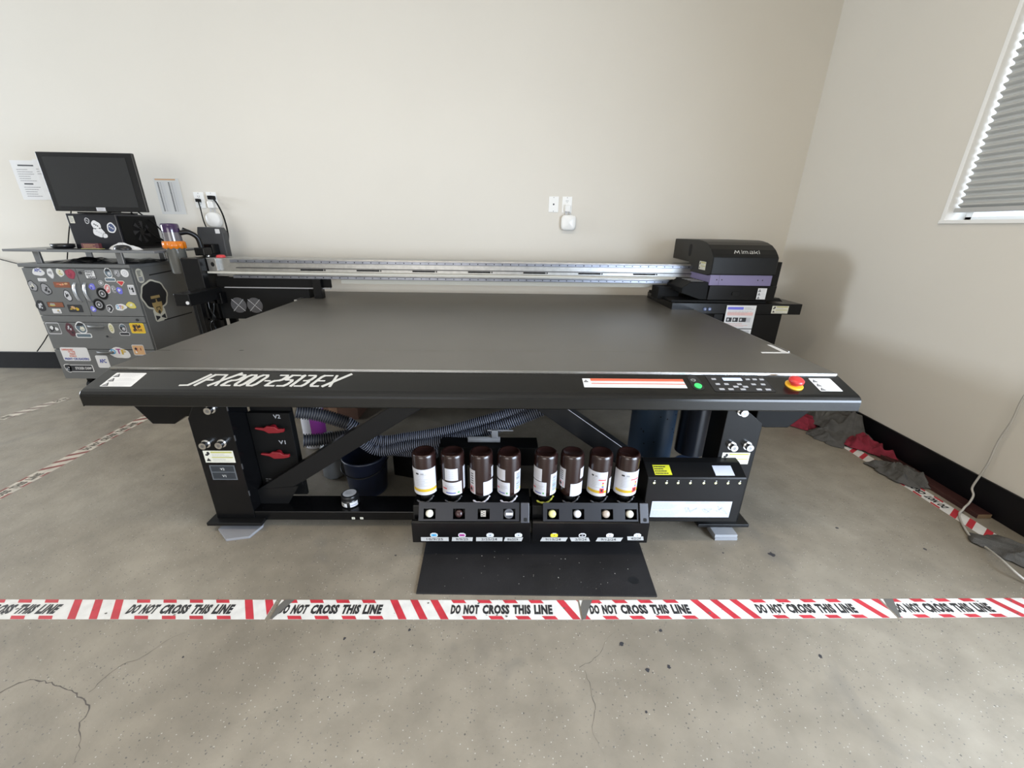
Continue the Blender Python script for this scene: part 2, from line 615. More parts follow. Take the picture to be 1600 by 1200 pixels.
# pleated cellular shade
M_SHADE = mat('pleated_shade_fabric', (0.60, 0.60, 0.58), 0.85)
sh_nt = M_SHADE.node_tree
tr = sh_nt.nodes.new('ShaderNodeBsdfTranslucent')
tr.inputs['Color'].default_value = (0.55, 0.55, 0.52, 1)
mxs = sh_nt.nodes.new('ShaderNodeMixShader')
mxs.inputs[0].default_value = 0.25
sh_nt.links.new(sh_nt.nodes['Principled BSDF'].outputs[0], mxs.inputs[1])
sh_nt.links.new(tr.outputs[0], mxs.inputs[2])
sh_nt.links.new(mxs.outputs[0], sh_nt.nodes['Material Output'].inputs[0])
blind = thing('window_blind', 'light grey pleated window blind drawn down inside the right wall window', 'blind', (XR+0.055, (WY0+WY1)/2, WZ0+0.03))
pb = MB()
pitch = 0.0335
z = WZ0+0.075
vs = []
rows = 0
x_in, x_out = XR+0.030, XR+0.052
while z < WZ1-t-0.02:
    for dz, x in ((0.0, x_out), (0.006, x_out-0.004), (0.012, x_in+0.006), (0.0175, x_in), (0.0215, x_in+0.003), (0.029, x_out-0.003)):
        vs.append((x, z+dz))
    z += pitch
n = len(vs)
pts = [(x, WY0+t+0.004, zz) for x, zz in vs]+[(x, WY1-t-0.012, zz) for x, zz in vs]
pb.add(pts, [(i, i+1, n+i+1, n+i) for i in range(n-1)], M_SHADE)
sl = pb.build('pleated_fabric', blind)
md = sl.modifiers.new('thickness', 'SOLIDIFY'); md.thickness = 0.0015
br = MB(); br.box(XR+0.022, XR+0.056, WY0+t+0.003, WY1-t-0.008, WZ0+0.056, WZ0+0.078, mat('blind_rail', (0.42, 0.42, 0.41), 0.5))
br.build('bottom_rail', blind, bevel=0.003)
hr = MB(); hr.box(XR+0.018, XR+0.06, WY0+t, WY1-t, WZ1-t-0.035, WZ1-t, M_TRIM); hr.build('head_rail', blind, bevel=0.003)

# frames of the two door openings and the left window (behind and beside the camera)
d1 = MB()
for y in (DY0, DY1-0.05):
    d1.box(XR-0.01, XR+0.165, y, y+0.05, 0, DZ1, M_TRIM)
d1.box(XR-0.01, XR+0.165, DY0, DY1, DZ1-0.05, DZ1, M_TRIM)
d1.build('door_1', kind='structure')
d2 = MB()
for x in (FX0, FX1-0.05):
    d2.box(x, x+0.05, YF-0.165, YF+0.01, 0, FZ1, M_TRIM)
d2.box(FX0, FX1, YF-0.165, YF+0.01, FZ1-0.05, FZ1, M_TRIM)
d2.build('door_2', kind='structure')
w2 = MB()
for y in (LY0, LY1-0.04):
    w2.box(XL-0.165, XL+0.01, y, y+0.04, LZ0, LZ1, M_TRIM)
for zz in (LZ0, LZ1-0.04):
    w2.box(XL-0.165, XL+0.01, LY0, LY1, zz, zz+0.04, M_TRIM)
w2.build('window_2', kind='structure')

# ------------------------------------------------------------------ hazard tape on the floor
M_TW = mat('tape_white', (0.68, 0.67, 0.64), 0.42, var=0.12, vscale=25)
M_TR = mat('tape_red', (0.50, 0.035, 0.05), 0.42, var=0.2, vscale=20)
M_TR2 = mat('tape_red_scuffed', (0.22, 0.06, 0.05), 0.6, var=0.3, vscale=20)
M_TW2 = mat('tape_white_scuffed', (0.55, 0.50, 0.42), 0.6, var=0.3, vscale=20)
M_TK = mat('tape_black', (0.02, 0.02, 0.022), 0.5)
M_TK2 = mat('tape_black_scuffed', (0.09, 0.08, 0.06), 0.6)


def clip(pts, L, W):
    """clip polygon to 0<=a<=L, 0<=b<=W"""
    def cut(P, ax, lim, sgn):
        out = []
        for i in range(len(P)):
            p, q = P[i], P[(i+1) % len(P)]
            ip = sgn*(p[ax]-lim) <= 1e-9
            iq = sgn*(q[ax]-lim) <= 1e-9
            if ip:
                out.append(p)
            if ip != iq:
                t = (lim-p[ax])/(q[ax]-p[ax])
                out.append((p[0]+(q[0]-p[0])*t, p[1]+(q[1]-p[1])*t))
        return out
    for ax, lim, sg in ((0, 0, -1), (0, L, 1), (1, 0, -1), (1, W, 1)):
        if len(pts) >= 3:
            pts = cut(pts, ax, lim, sg)
    return pts if len(pts) >= 3 else None


TW = 0.079
PER, TXL = 0.607, 0.362      # repeat and length of the lettering


def tape(name_label, p0, p1, first_text, mats=(M_TW, M_TR, M_TK), flip=1, notch=0.02, z0=0.0008, group='hazard tape strips'):
    """one strip from p0 to p1 (middle line); first_text = distance of a text start from p0"""
    p0, p1 = Vector(p0), Vector(p1)
    L = (p1-p0).length
    u = (p1-p0).normalized()
    v = Vector((-u.y, u.x, 0))*flip
    pl = PL(p0-v*TW/2, u, v)
    pl.n = Vector((0, 0, 1))
    mb = MB()
    pl.o.z = z0
    mb.pbox(pl, 0, L, 0, TW, -z0+0.0001, 0, mats[0])
    sk = -0.05
    k0 = int(-first_text/PER)-2
    for k in range(k0, k0+int(L/PER)+5):
        a = first_text+k*PER
        # slanted bars between the texts
        for j in range(3):
            s0 = a+TXL+0.018+j*0.073
            q = clip([(s0-sk, 0), (s0+0.028-sk, 0), (s0+0.028, TW), (s0, TW)], L, TW)
            if q:
                mb.shape(pl, q, mats[1], 0.0003)
        # dashed borders above and below the text
        for j in range(4):
            for (bb, off) in ((TW-0.0135, 0.0), (0.0, 0.045)):
                s0 = a-0.005+off+j*0.094
                q = clip([(s0-sk*0.2, bb), (s0+0.047-sk*0.2, bb), (s0+0.047, bb+0.0135), (s0, bb+0.0135)], L, TW)
                if q:
                    mb.shape(pl, q, mats[1], 0.0003)
        for word, w0, w1 in (('DO', 0.0, 0.095), ('NOT', 0.125, 0.275), ('CROSS', 0.31, 0.575), ('THIS', 0.61, 0.785), ('LINE', 0.82, 1.0)):
            vs, fs = text_geo(word, 0.06)
            Q = [(a+(w0+x*(w1-w0))*TXL, 0.020+y*0.039) for x, y in vs]
            gd = [f for f in fs if all(0 <= Q[i][0] <= L for i in f)]
            if gd:
                mb.add([pl.p(x, y, 0.0006) for x, y in Q], gd, mats[2])
    return mb, pl, L


M_GRIME = mat('tape_grime', (0.10, 0.095, 0.085), 0.8)
Y0 = 1.079


def front_tape(x0, x1, xt, y0, y1, label):
    mb, pl, L = tape(label, (x0, y0, 0), (x1, y1, 0), xt-x0)
    return mb, pl, L


FT = [(-1.896, -0.823, -1.317, 1.0795, 1.0775, 'leftmost strip of red and white floor tape, in front of the printer'),
      (-0.805, 0.273, -0.792, 1.0775, 1.0750, 'red and white floor tape strip passing in front of the black mat'),
      (0.28, 1.401, 0.311, 1.0750, 1.0800, 'red and white floor tape strip starting below the right part of the mat'),
      (1.408, 2.127, 1.427, 1.0800, 1.0850, 'rightmost strip of red and white floor tape in the front row')]
for i, (x0, x1, xt, ya, yb, lab) in enumerate(FT):
    mb, pl, L = front_tape(x0, x1, xt, ya, yb, lab)
    R = random.Random(i+40)
    if i:
        # blackened, lifted left corner
        mb.shape(pl, [(0, 0), (0.008, 0), (0.030, 0.045), (0.048, TW), (0.012, TW), (0.0, 0.05)], M_GRIME, 0.0009)
    for _ in range(10):
        a, bb, r = R.uniform(0.05, L-0.05), R.uniform(0.01, TW-0.01), R.uniform(0.001, 0.006)
        mb.shape(pl, [(a+r*R.uniform(0.4, 1.2)*math.cos(t*0.7), bb+r*R.uniform(0.3, 0.9)*math.sin(t*0.7)) for t in range(9)], M_GRIME, 0.0009)
    tag(mb.build('hazard_tape'), lab, 'tape', 'warning tape strips across the front')
mb, pl, L = tape('', (-2.49, 0.9, 0), (-2.50, 3.05, 0), 0.05, (M_TW2, M_TR2, M_TK2), flip=1)
tag(mb.build('hazard_tape'), 'scuffed floor tape strip running toward the back wall on the left of the printer', 'tape', 'side warning tape strips')
mb, pl, L = tape('', (2.21, 1.28, 0), (2.175, 2.85, 0), -0.235, (M_TW, M_TR, M_TK), flip=1)
tag(mb.build('hazard_tape'), 'red and white floor tape strip along the right wall under the grey rag', 'tape', 'side warning tape strips')
mb, pl, L = tape('', (-3.444, 2.567, 0), (-3.351, 2.936, 0), 0.3, (M_TW2, mat('tape_grey_scuffed', (0.2, 0.15, 0.13), 0.7), M_TK2), flip=1)
tag(mb.build('hazard_tape'), 'worn faded floor tape strip at far left in front of the cabinet', 'tape', 'side warning tape strips')

# rubber mat
b = MB()
M_MAT = mat('rubber_mat', (0.012, 0.0115, 0.0125), 0.5, var=0.35, vscale=6, bump=0.1, bscale=200)
b.prism([(-0.322, 1.142), (0.572, 1.128), (0.592, 1.46), (-0.335, 1.46)], 'z', 0.0, 0.007, M_MAT)
R = random.Random(5)
M_CRUMB = mat('pale_crumbs', (0.4, 0.39, 0.36), 0.8)
for _ in range(36):
    x, y = R.uniform(-0.28, 0.55), R.uniform(1.16, 1.36)
    r = R.uniform(0.0006, 0.002)
    b.poly([(x+r*math.cos(i*1.26)*R.uniform(.5, 1.6), y+r*math.sin(i*1.26)*R.uniform(.5, 1.6), 0.0074) for i in range(5)], M_CRUMB)
b.disc(PL((0, 0, 0.007), (1, 0, 0), (0, 1, 0)), 0.505, 1.20, 0.02, 0.018, mat('wet_stain', (0.006, 0.006, 0.007), 0.3), 0.0004)
tag(b.build('floor_mat'), 'thin black rubber floor mat lying below the ink bottles', 'mat')

# ------------------------------------------------------------------ flatbed printer
P = thing('flatbed_printer', 'large black flatbed inkjet printer with long metal gantry and grey table', 'printer', (-0.1, 2.2, 0))
BX0, BX1, BZ, BY0, BY1 = -1.497, 1.297, 0.76, 1.487, 3.42

# the table
m = MB()
m.box(BX0, BX1, BY0, BY1, BZ-0.012, BZ, M_BED)
topl = PL((0, 0, BZ), (1, 0, 0), (0, 1, 0))
M_SCR = mat('bed_scratch', (0.04, 0.038, 0.035), 0.6)
M_RES = mat('dried_ink_residue', (0.20, 0.185, 0.12), 0.6)
m.rect(topl, -1.500, 1.712, 0.060, 0.006, M_SCR, 0.0006)
m.rect(topl, -1.40, 1.718, 0.09, 0.004, mat('faint_mark', (0.062, 0.058, 0.05), 0.5), 0.0006)
m.disc(topl, -1.143, 1.724, 0.010, 0.005, M_SCR, 0.0006)
R = random.Random(3)
x = -0.75
while x < 1.05:
    w = R.uniform(0.01, 0.09)
    m.rect(topl, x, 1.752+0.012*x+R.uniform(-.002, .002), w, R.uniform(0.0015, 0.003), mat('faint_residue', (0.125, 0.118, 0.085), 0.5), 0.0006)
    x += w+R.uniform(0.0, 0.05)
for _ in range(16):
    px, py = R.uniform(-0.9, 1.0), R.uniform(1.6, 2.0)
    r = R.uniform(0.001, 0.004)
    m.disc(topl, px, py, r, r*0.8, M_RES, 0.0006, 7)
bed = m.build('table_top', P)
m = MB()
# masking tape corner at the right
q = [(1.18, 1.813, 0.76), (1.28, 1.755, 0.76), (1.261, 1.904, 0.76), (1.294, 1.916, 0.76)]
m.poly([(1.158, 1.757, BZ+0.0008), (1.290, 1.760, BZ+0.0008), (1.290, 1.783, BZ+0.0008), (1.165, 1.780, BZ+0.0008)], M_PAPER)
m.poly([(1.262, 1.780, BZ+0.0008), (1.290, 1.783, BZ+0.0008), (1.290, 1.905, BZ+0.0008), (1.268, 1.905, BZ+0.0008)], M_PAPER)
m.build('masking_tape', P, label='white tape corner mark')
m = MB()
m.box(BX0+0.004, BX1-0.004, BY0-0.002, BY0+0.0015, BZ-0.014, BZ+0.001, mat('polished_edge', (0.55, 0.55, 0.54), 0.25, metal=1.0))
m.build('front_edge_strip', P, bevel=0.0015, label='silver edge strip')
m = MB()
for (y0, y1) in ((BY0+0.3, BY1-0.25),):
    m.box(BX1-0.001, BX1+0.006, y0, y1, BZ-0.02, BZ+0.002, M_ALU)
m.build('side_edge_strip', P, label='silver side edge strip')
m = MB()
m.box(BX0-0.022, BX0-0.001, 2.98, 3.4, BZ-0.02, BZ+0.004, M_ALU)
m.build('side_edge_strip', P, label='silver side edge strip')

# body under the table
m = MB()
m.box(BX0+0.02, BX1-0.02, BY0+0.01, BY1-0.02, 0.665, BZ-0.012, M_BLK)
m.build('table_frame', P)
m = MB()
m.prism([(-1.60, 0.665), (-1.525, 0.56), (-1.475, 0.484), (-1.385, 0.484), (-1.33, 0.52), (-1.27, 0.52), (-1.27, 0.665)], 'y', 1.56, 1.72, M_BLK)
m.build('support_bracket', P, bevel=0.004)
m = MB()
m.prism([(1.07, 0.665), (1.07, 0.50), (1.12, 0.487), (1.218, 0.487), (1.290, 0.56), (1.295, 0.665)], 'y', 1.56, 1.72, M_DARK)
m.build('support_bracket', P, bevel=0.004)

# sloped front cover
AY, AZ, AB = 1.352, 0.711, 0.659
prof = [(BY0, 0.753), (1.372, 0.7195), (1.360, 0.7135), (1.353, 0.705), (AY, 0.697), (AY, AB+0.004), (AY+0.004, AB), (AY+0.028, AB), (AY+0.028, AB+0.012), (AY+0.02, AB+0.02), (1.40, 0.70), (BY0, 0.735)]
m = MB()
m.prism(prof, 'x', BX0-0.003, BX1+0.003, M_APRON, smooth=False)
ap = m.build('front_cover', P, bevel=0.0015)
ap.data.polygons.foreach_set('use_smooth', [False]*len(ap.data.polygons))
for x in (BX0-0.003, BX1+0.003-0.0016):
    m = MB()
    m.prism([(BY0+0.02, 0.753), (1.372, 0.7185), (1.354, 0.704), (AY, 0.697), (AY, AB), (BY0+0.02, AB)], 'x', x, x+0.0016, M_APRON)
    m.build('end_plate', P)
SLP = PL((0, 1.372, 0.7195), (1, 0, 0), (0, BY0-1.372, 0.753-0.7195))
SL = math.hypot(BY0-1.372, 0.753-0.7195)

# model lettering, drawn with straight pen strokes
GL = {
    'J': (0.9, [[(0.95, 1), (0.62, 0.22), (0.48, 0.02), (-0.25, 0.0)]]),
    'F': (0.95, [[(0.0, 0.0), (0.18, 0.62), (0.30, 0.98), (1.15, 0.98)], [(0.22, 0.5), (0.85, 0.5)]]),
    'X': (1.0, [[(0.05, 0.0), (1.35, 1.15)], [(0.15, 1.0), (0.75, 0.0)]]),
    '2': (0.85, [[(0.0, 0.98), (0.65, 0.98), (0.80, 0.85), (0.75, 0.58), (0.60, 0.50), (0.20, 0.46), (0.05, 0.36), (0.0, 0.02), (0.78, 0.02)]]),
    '0': (0.9, [[(0.22, 0.02), (0.62, 0.02), (0.80, 0.16), (0.82, 0.84), (0.64, 0.98), (0.24, 0.98), (0.05, 0.84), (0.04, 0.16), (0.22, 0.02)]]),
    '-': (0.6, [[(0.05, 0.46), (0.5, 0.46)]]),
    '5': (0.85, [[(0.82, 0.98), (0.10, 0.98), (0.05, 0.56), (0.62, 0.56), (0.78, 0.44), (0.76, 0.16), (0.60, 0.02), (0.0, 0.02)]]),
    '1': (0.45, [[(0.0, 0.90), (0.22, 0.98), (0.24, 0.0)]]),
    '3': (0.85, [[(0.02, 0.98), (0.66, 0.98), (0.78, 0.86), (0.76, 0.60), (0.62, 0.50), (0.2, 0.50)], [(0.62, 0.50), (0.78, 0.40), (0.76, 0.14), (0.62, 0.02), (0.0, 0.02)]]),
    'E': (0.95, [[(0.95, 0.98), (0.20, 0.98), (0.05, 0.84), (0.04, 0.16), (0.20, 0.02), (0.85, 0.02)], [(0.06, 0.50), (0.78, 0.50)]]),
    ' ': (0.25, []),
}


def stroke_text(mb, pl, txt, a, b, h, wscale, th, sh, mt, z=0.0006, gw=0.88):
    x = a
    zz = z
    for ch in txt:
        wd_, strokes = GL[ch]
        for st in strokes:
            for (p, q) in zip(st, st[1:]):
                ax, ay = x+(p[0])*wscale*gw+sh*p[1]*h, b+p[1]*h
                bx, by = x+(q[0])*wscale*gw+sh*q[1]*h, b+q[1]*h
                d = Vector((bx-ax, by-ay))
                if d.length < 1e-6:
                    continue
                d.normalize()
                # pen: broad in x, thinner in y
                n_ = Vector((-d.y, d.x))
                wx = th*(abs(n_.x)*1.15+abs(n_.y)*1.0)/2
                e = d*th*0.28
                pts = [(ax-e.x+n_.x*wx, ay-e.y+n_.y*wx), (bx+e.x+n_.x*wx, by+e.y+n_.y*wx), (bx+e.x-n_.x*wx, by+e.y-n_.y*wx), (ax-e.x-n_.x*wx, ay-e.y-n_.y*wx)]
                zz += 0.000004
                mb.shape(pl, pts[::-1], mt, zz)
        x += wd_*wscale
    return x


m = MB()
hh = SL*0.56
stroke_text(m, SLP, 'JFX200-2513 EX', -1.165, SL*0.19, hh, 0.0485, 0.0084, 0.42, M_LOGO, gw=0.80)
m.build('model_lettering', P, label='silver JFX200-2513 EX lettering')


def warn_tri(mb, pl, a, b, s, sh=0.0, z=0.0012):
    mb.shape(pl, [(a, b), (a+s, b), (a+s*0.5+sh*s, b+s*0.9)], M_INK, z)
    mb.shape(pl, [(a+s*0.2, b+s*0.12), (a+s*0.8, b+s*0.12), (a+s*0.5+sh*s, b+s*0.66)], M_GREY, z+0.0003)


# labels on the sloped cover
m = MB()
m.rrect(SLP, -1.452, SL*0.10, 0.112, SL*0.70, M_PAPER, 0.0006, 0.05)
for i in range(3):
    b0 = SL*(0.13+0.225*i)
    warn_tri(m, SLP, -1.447, b0, SL*0.19)
    m.lines(SLP, -1.42, b0, 0.072, SL*0.19, 3, M_LG, 0.001, 0.25, i)
m.build('warning_label', P, label='white warning label with three triangles')
m = MB()
lx0, lx1 = 0.293, 0.677
W = lx1-lx0
m.rect(SLP, lx0, SL*0.26, W, SL*0.46, M_PAPER, 0.0006)
m.rect(SLP, lx0+0.03, SL*0.59, W-0.03, SL*0.13, M_ORED, 0.0010)
m.rect(SLP, lx0+0.03, SL*0.44, W-0.03, SL*0.035, M_ORED, 0.0010)
m.lines(SLP, lx0+0.035, SL*0.48, W*0.36, SL*0.10, 2, M_LG, 0.001, 0.3, 4)
m.lines(SLP, lx0+W*0.52, SL*0.48, W*0.36, SL*0.10, 2, M_LG, 0.001, 0.3, 5)
m.lines(SLP, lx0+0.01, SL*0.28, W*0.45, SL*0.14, 3, M_LG, 0.001, 0.3, 6)
m.lines(SLP, lx0+W*0.52, SL*0.28, W*0.45, SL*0.14, 3, M_LG, 0.001, 0.3, 7)
warn_tri(m, SLP, lx0+0.003, SL*0.52, SL*0.15)
m.build('danger_label', P, label='long white and orange warning label')
m = MB()
m.rrect(SLP, 1.170, SL*0.16, 0.085, SL*0.68, M_PAPER, 0.0006, 0.05)
for i in range(3):
    warn_tri(m, SLP, 1.174, SL*(0.62-0.21*i), SL*0.16)
    m.lines(SLP, 1.195, SL*(0.62-0.21*i), 0.05, SL*0.16, 3, M_LG, 0.001, 0.25, i)
m.build('warning_label', P, label='white warning label at the right end')

# control panel
cp = MB()
cx0, cx1 = 0.772, 1.002
cp.rrect(SLP, cx0, SL*0.10, cx1-cx0, SL*0.82, mat('panel_overlay', (0.016, 0.016, 0.017), 0.3), 0.0012, 0.06)
cp.rect(SLP, cx0+0.004, SL*0.905, cx1-cx0-0.008, SL*0.012, M_HOLE, 0.0015)
cp.rect(SLP, cx1-0.004, SL*0.12, 0.002, SL*0.78, M_HOLE, 0.0015)
cpo = cp.build('control_panel', P)
s = MB(); s.rrect(SLP, 0.832, SL*0.655, 0.073, SL*0.15, mat('display_backlit', (0.55, 0.66, 0.95), 0.3, emit=0.35), 0.0020, 0.1); s.build('display', cpo, label='pale blue backlit display')
keys = [(0.797, .70), (0.928, .70), (0.955, .70), (0.982, .70), (0.800, .44), (0.833, .44), (0.882, .44), (0.936, .44), (0.972, .44),
        (0.862, .31), (0.898, .31), (0.803, .18), (0.837, .18), (0.882, .18), (0.942, .18), (0.976, .18)]
for (kx, kb) in keys:
    w_ = 0.016 if kb in (.70, .44) else 0.019
    s = MB()
    s.pbox(SLP, kx-w_/2, kx+w_/2, SL*kb, SL*(kb+0.075), 0.0012, 0.0024, mat('key_grey', (0.36, 0.36, 0.37), 0.5))
    s.build('key', cpo)
pw = MB()
pw.rrect(SLP, 0.698, SL*0.16, 0.044, SL*0.74, mat('power_well', (0.012, 0.012, 0.012), 0.4), 0.0011, 0.45)
pwo = pw.build('power_switch', P)
s = MB()
c = SLP.p(0.720, SL*0.36, 0.0015)
s.cyl(c, c+SLP.n*0.004, 0.0135, mat('lit_green_button', (0.05, 0.62, 0.14), 0.35, emit=0.35), n=24)
s.build('power_button', pwo, label='green lit button')
s = MB()
ring = []
for i in range(16):
    t0 = math.radians(120+i*20)
    ring.append((0.716+0.0085*math.cos(t0), SL*0.68+0.0085*math.sin(t0)))
for (p, q) in zip(ring, ring[1:]):
    s.shape(SLP, [p, q, (q[0]*0.78+0.716*0.22, q[1]*0.78+SL*0.68*0.22), (p[0]*0.78+0.716*0.22, p[1]*0.78+SL*0.68*0.22)], M_LOGO, 0.0016)
s.rect(SLP, 0.7152, SL*0.68, 0.002, 0.009, M_LOGO, 0.0017)
s.build('power_symbol', pwo)
# emergency stop
ec = SLP.p(1.088, SL*0.44, 0.0)
s = MB()
s.lathe([(0.030, 0.0), (0.031, 0.004), (0.028, 0.006), (0.0, 0.006)], ec, mat('yellow_plastic', (0.75, 0.40, 0.02), 0.4), axis=SLP.n)
eo = s.build('emergency_stop', P, label='red stop button on a yellow disc')
s = MB()
s.lathe([(0.014, 0.006), (0.014, 0.014), (0.023, 0.016), (0.026, 0.020), (0.026, 0.027), (0.021, 0.032), (0.010, 0.034), (0.0, 0.0343)], ec, mat('red_mushroom_button', (0.55, 0.035, 0.035), 0.3), axis=SLP.n)
s.build('mushroom_button', eo)

# four legs; the front two carry bolts and labels
LYF = 1.50


def leg(prof, y0, y1):
    mb = MB()
    mb.prism(prof, 'y', y0, y1, M_BLK)
    return mb.build('leg', P, bevel=0.003)


legl = leg([(-1.272, 0.05), (-1.105, 0.05), (-1.105, 0.665), (-1.20, 0.665), (-1.272, 0.54)], LYF, 1.62)
legr = leg([(0.905, 0.05), (1.064, 0.05), (1.064, 0.535), (0.985, 0.595), (0.985, 0.665), (0.905, 0.665)], LYF, 1.62)
leg([(-1.272, 0.05), (-1.105, 0.05), (-1.105, 0.665), (-1.272, 0.665)], 3.1, 3.22)
leg([(0.905, 0.05), (1.064, 0.05), (1.064, 0.665), (0.905, 0.665)], 3.1, 3.22)
for lg, xs in ((legl, ((-1.225, 0.428), (-1.160, 0.431), (-1.166, 0.585))), (legr, ((0.954, 0.433), (1.020, 0.434), (0.962, 0.592)))):
    for (bx, bz) in xs:
        s = MB()
        c = Vector((bx, LYF, bz))
        s.cyl(c, c+Vector((0, -0.005, 0)), 0.0185, M_CHROME, n=24)
        s.cyl(c+Vector((0, -0.005, 0)), c+Vector((0, -0.026, 0)), 0.0145, M_CHROME, n=24)
        s.cyl(c+Vector((0, -0.0261, 0)), c+Vector((0, -0.0262, 0)), 0.0075, mat('bolt_socket', (0.3, 0.3, 0.3), 0.4, metal=1.0), n=6)
        s.build('bolt', lg)
LP = PL((0, LYF, 0), (1, 0, 0), (0, 0, 1))


def caution(mb, pl, a, b, w, h):
    mb.rect(pl, a, b, w, h, M_CREAM, 0.0006)
    mb.rect(pl, a+w*0.25, b+h*0.80, w*0.70, h*0.13, M_OLIVE, 0.001)
    mb.rect(pl, a+w*0.25, b+h*0.40, w*0.70, h*0.08, M_OLIVE, 0.001)
    mb.lines(pl, a+w*0.27, b+h*0.52, w*0.62, h*0.24, 3, M_GREY, 0.001, 0.22, 3)
    mb.lines(pl, a+w*0.27, b+h*0.08, w*0.62, h*0.28, 3, M_GREY, 0.001, 0.22, 4)
    # hand and weight pictograms
    mb.disc(pl, a+w*0.16, b+h*0.78, w*0.05, h*0.14, M_INK, 0.001, 10)
    mb.shape(pl, [(a+w*0.05, b+h*0.60), (a+w*0.13, b+h*0.56), (a+w*0.17, b+h*0.68), (a+w*0.07, b+h*0.74)], M_INK, 0.001)
    mb.shape(pl, [(a+w*0.05, b+h*0.12), (a+w*0.20, b+h*0.12), (a+w*0.18, b+h*0.22), (a+w*0.12, b+h*0.40), (a+w*0.08, b+h*0.24)], M_INK, 0.001)


s = MB(); caution(s, LP, -1.250, 0.337, 0.124, 0.057); s.build('caution_label', legl, label='cream caution label')
s = MB()
s.rect(LP, -1.241, 0.252, 0.105, 0.072, mat('label_rim', (0.10, 0.11, 0.12), 0.5), 0.0006)
s.rect(LP, -1.236, 0.292, 0.095, 0.028, mat('label_slate', (0.022, 0.027, 0.033), 0.4), 0.001)
s.rect(LP, -1.236, 0.256, 0.095, 0.032, MATS['label_slate'], 0.001)
s.text(LP, 'V2', -1.198, 0.300, 0.018, 0.011, M_LOGO, 0.0014)
s.text(LP, 'V1', -1.197, 0.266, 0.016, 0.011, M_LOGO, 0.0014)
s.build('valve_label', legl, label='dark label reading V2 and V1')
s = MB(); caution(s, LP, 0.924, 0.343, 0.118, 0.056); s.build('caution_label', legr, label='cream caution label')
# weld seam along the inner edge
for i in range(4):
    s = MB()
    z0 = 0.60-i*0.135
    s.box(-1.106, -1.1035, LYF-0.001, LYF+0.004, z0-0.025, z0, mat('weld', (0.05, 0.05, 0.05), 0.4))
    s.build('weld_bead', legl)
# foot plates
for x0, x1 in ((-1.300, -1.062), (0.868, 1.098)):
    s = MB()
    s.box(x0, x1, 1.468, 1.66, 0.034, 0.050, M_BLK2)
    s.build('foot_plate', P, bevel=0.002)
    s = MB(); s.cyl((x0+0.12, 1.56, 0.0), (x0+0.12, 1.56, 0.034), 0.04, M_BLK2, r1=0.03); s.build('levelling_foot', P)
for x0, x1 in ((-1.300, -1.062), (0.868, 1.098)):
    s = MB(); s.box(x0, x1, 3.07, 3.25, 0.034, 0.050, M_BLK2); s.cyl((x0+0.12, 3.16, 0.0), (x0+0.12, 3.16, 0.034), 0.04, M_BLK2, r1=0.03); s.build('foot_plate', P)

# lower front beam
s = MB(); s.box(-1.105, 0.905, 1.502, 1.618, 0.040, 0.086, M_BLK)
lb = s.build('lower_beam', P, bevel=0.003)
s = MB()
for x in (-0.671, -0.634):
    s.rrect(LP, x-0.008, 0.046, 0.014, 0.011, M_CREAM, -0.0010, 0.1)
    s.rect(LP, x-0.005, 0.049, 0.008, 0.004, M_GREY, -0.0006)
s.build('qc_stickers', lb, label='two tiny cream stickers')
# diagonal braces
def brace(p0, p1, w, y0, y1):
    mb = MB()
    d = Vector((p1[0]-p0[0], p1[1]-p0[1])).normalized()
    n_ = Vector((-d.y, d.x))*w/2
    mb.prism([(p0[0]-n_.x, p0[1]-n_.y), (p1[0]-n_.x, p1[1]-n_.y), (p1[0]+n_.x, p1[1]+n_.y), (p0[0]+n_.x, p0[1]+n_.y)], 'y', y0, y1, M_BLK2)
    return mb
s = brace((-1.125, 0.100), (-0.30, 0.640), 0.078, 1.56, 1.60)
s.poly([(-1.105, 1.558, 0.086), (-0.98, 1.558, 0.086), (-0.92, 1.558, 0.18), (-1.105, 1.558, 0.16)], M_BLK2)
s.build('diagonal_brace', P, bevel=0.003)
s = brace((0.860, 0.090), (0.13, 0.615), 0.080, 1.56, 1.63)
s.build('diagonal_brace', P, bevel=0.003)
s = MB(); s.bar((0.235, 1.555, 0.590), (0.705, 1.555, 0.2495), 0.002, 0.002, M_GREY, (0, 1, 0)); s.build('brace_flange', P, label='bright bevelled edge of the right brace')

# vacuum valve panel with two red handles
s = MB(); s.box(-1.100, -0.925, 1.625, 1.640, 0.088, 0.545, M_DARK)
s.build('valve_panel_side', P)
VPL = PL((0, 1.60, 0), (1, 0, 0), (0, 0, 1))
vp = MB(); vp.box(-1.103, -0.922, 1.600, 1.626, 0.155, 0.520, M_DARK)
vpo = vp.build('valve_panel', P, bevel=0.002)
for (zz, tx, name) in ((0.455, -0.985, 'V2'), (0.330, -0.985, 'V1')):
    s = MB(); s.text(VPL, name, tx-0.006, zz+0.040, 0.030, 0.019, M_GREY, 0.001); s.build('valve_lettering', vpo)
    h = MB()
    c = Vector((tx-0.012, 1.600, zz))
    M_RH = mat('red_valve_handle', (0.17, 0.004, 0.009), 0.4)
    h.cyl(c, c+Vector((0, -0.018, 0)), 0.014, M_RH, n=16)
    h.prism([(c.x-0.066, c.z+0.002), (c.x-0.030, c.z-0.006), (c.x-0.012, c.z-0.018), (c.x+0.030, c.z-0.016), (c.x+0.055, c.z-0.010), (c.x+0.056, c.z+0.004), (c.x+0.030, c.z+0.004),
             (c.x+0.018, c.z+0.014), (c.x-0.016, c.z+0.016), (c.x-0.030, c.z+0.007), (c.x-0.066, c.z+0.009)], 'y', 1.570, 1.582, M_RH)
    h.build('valve_handle', vpo, bevel=0.003, label='red valve handle %s' % name)
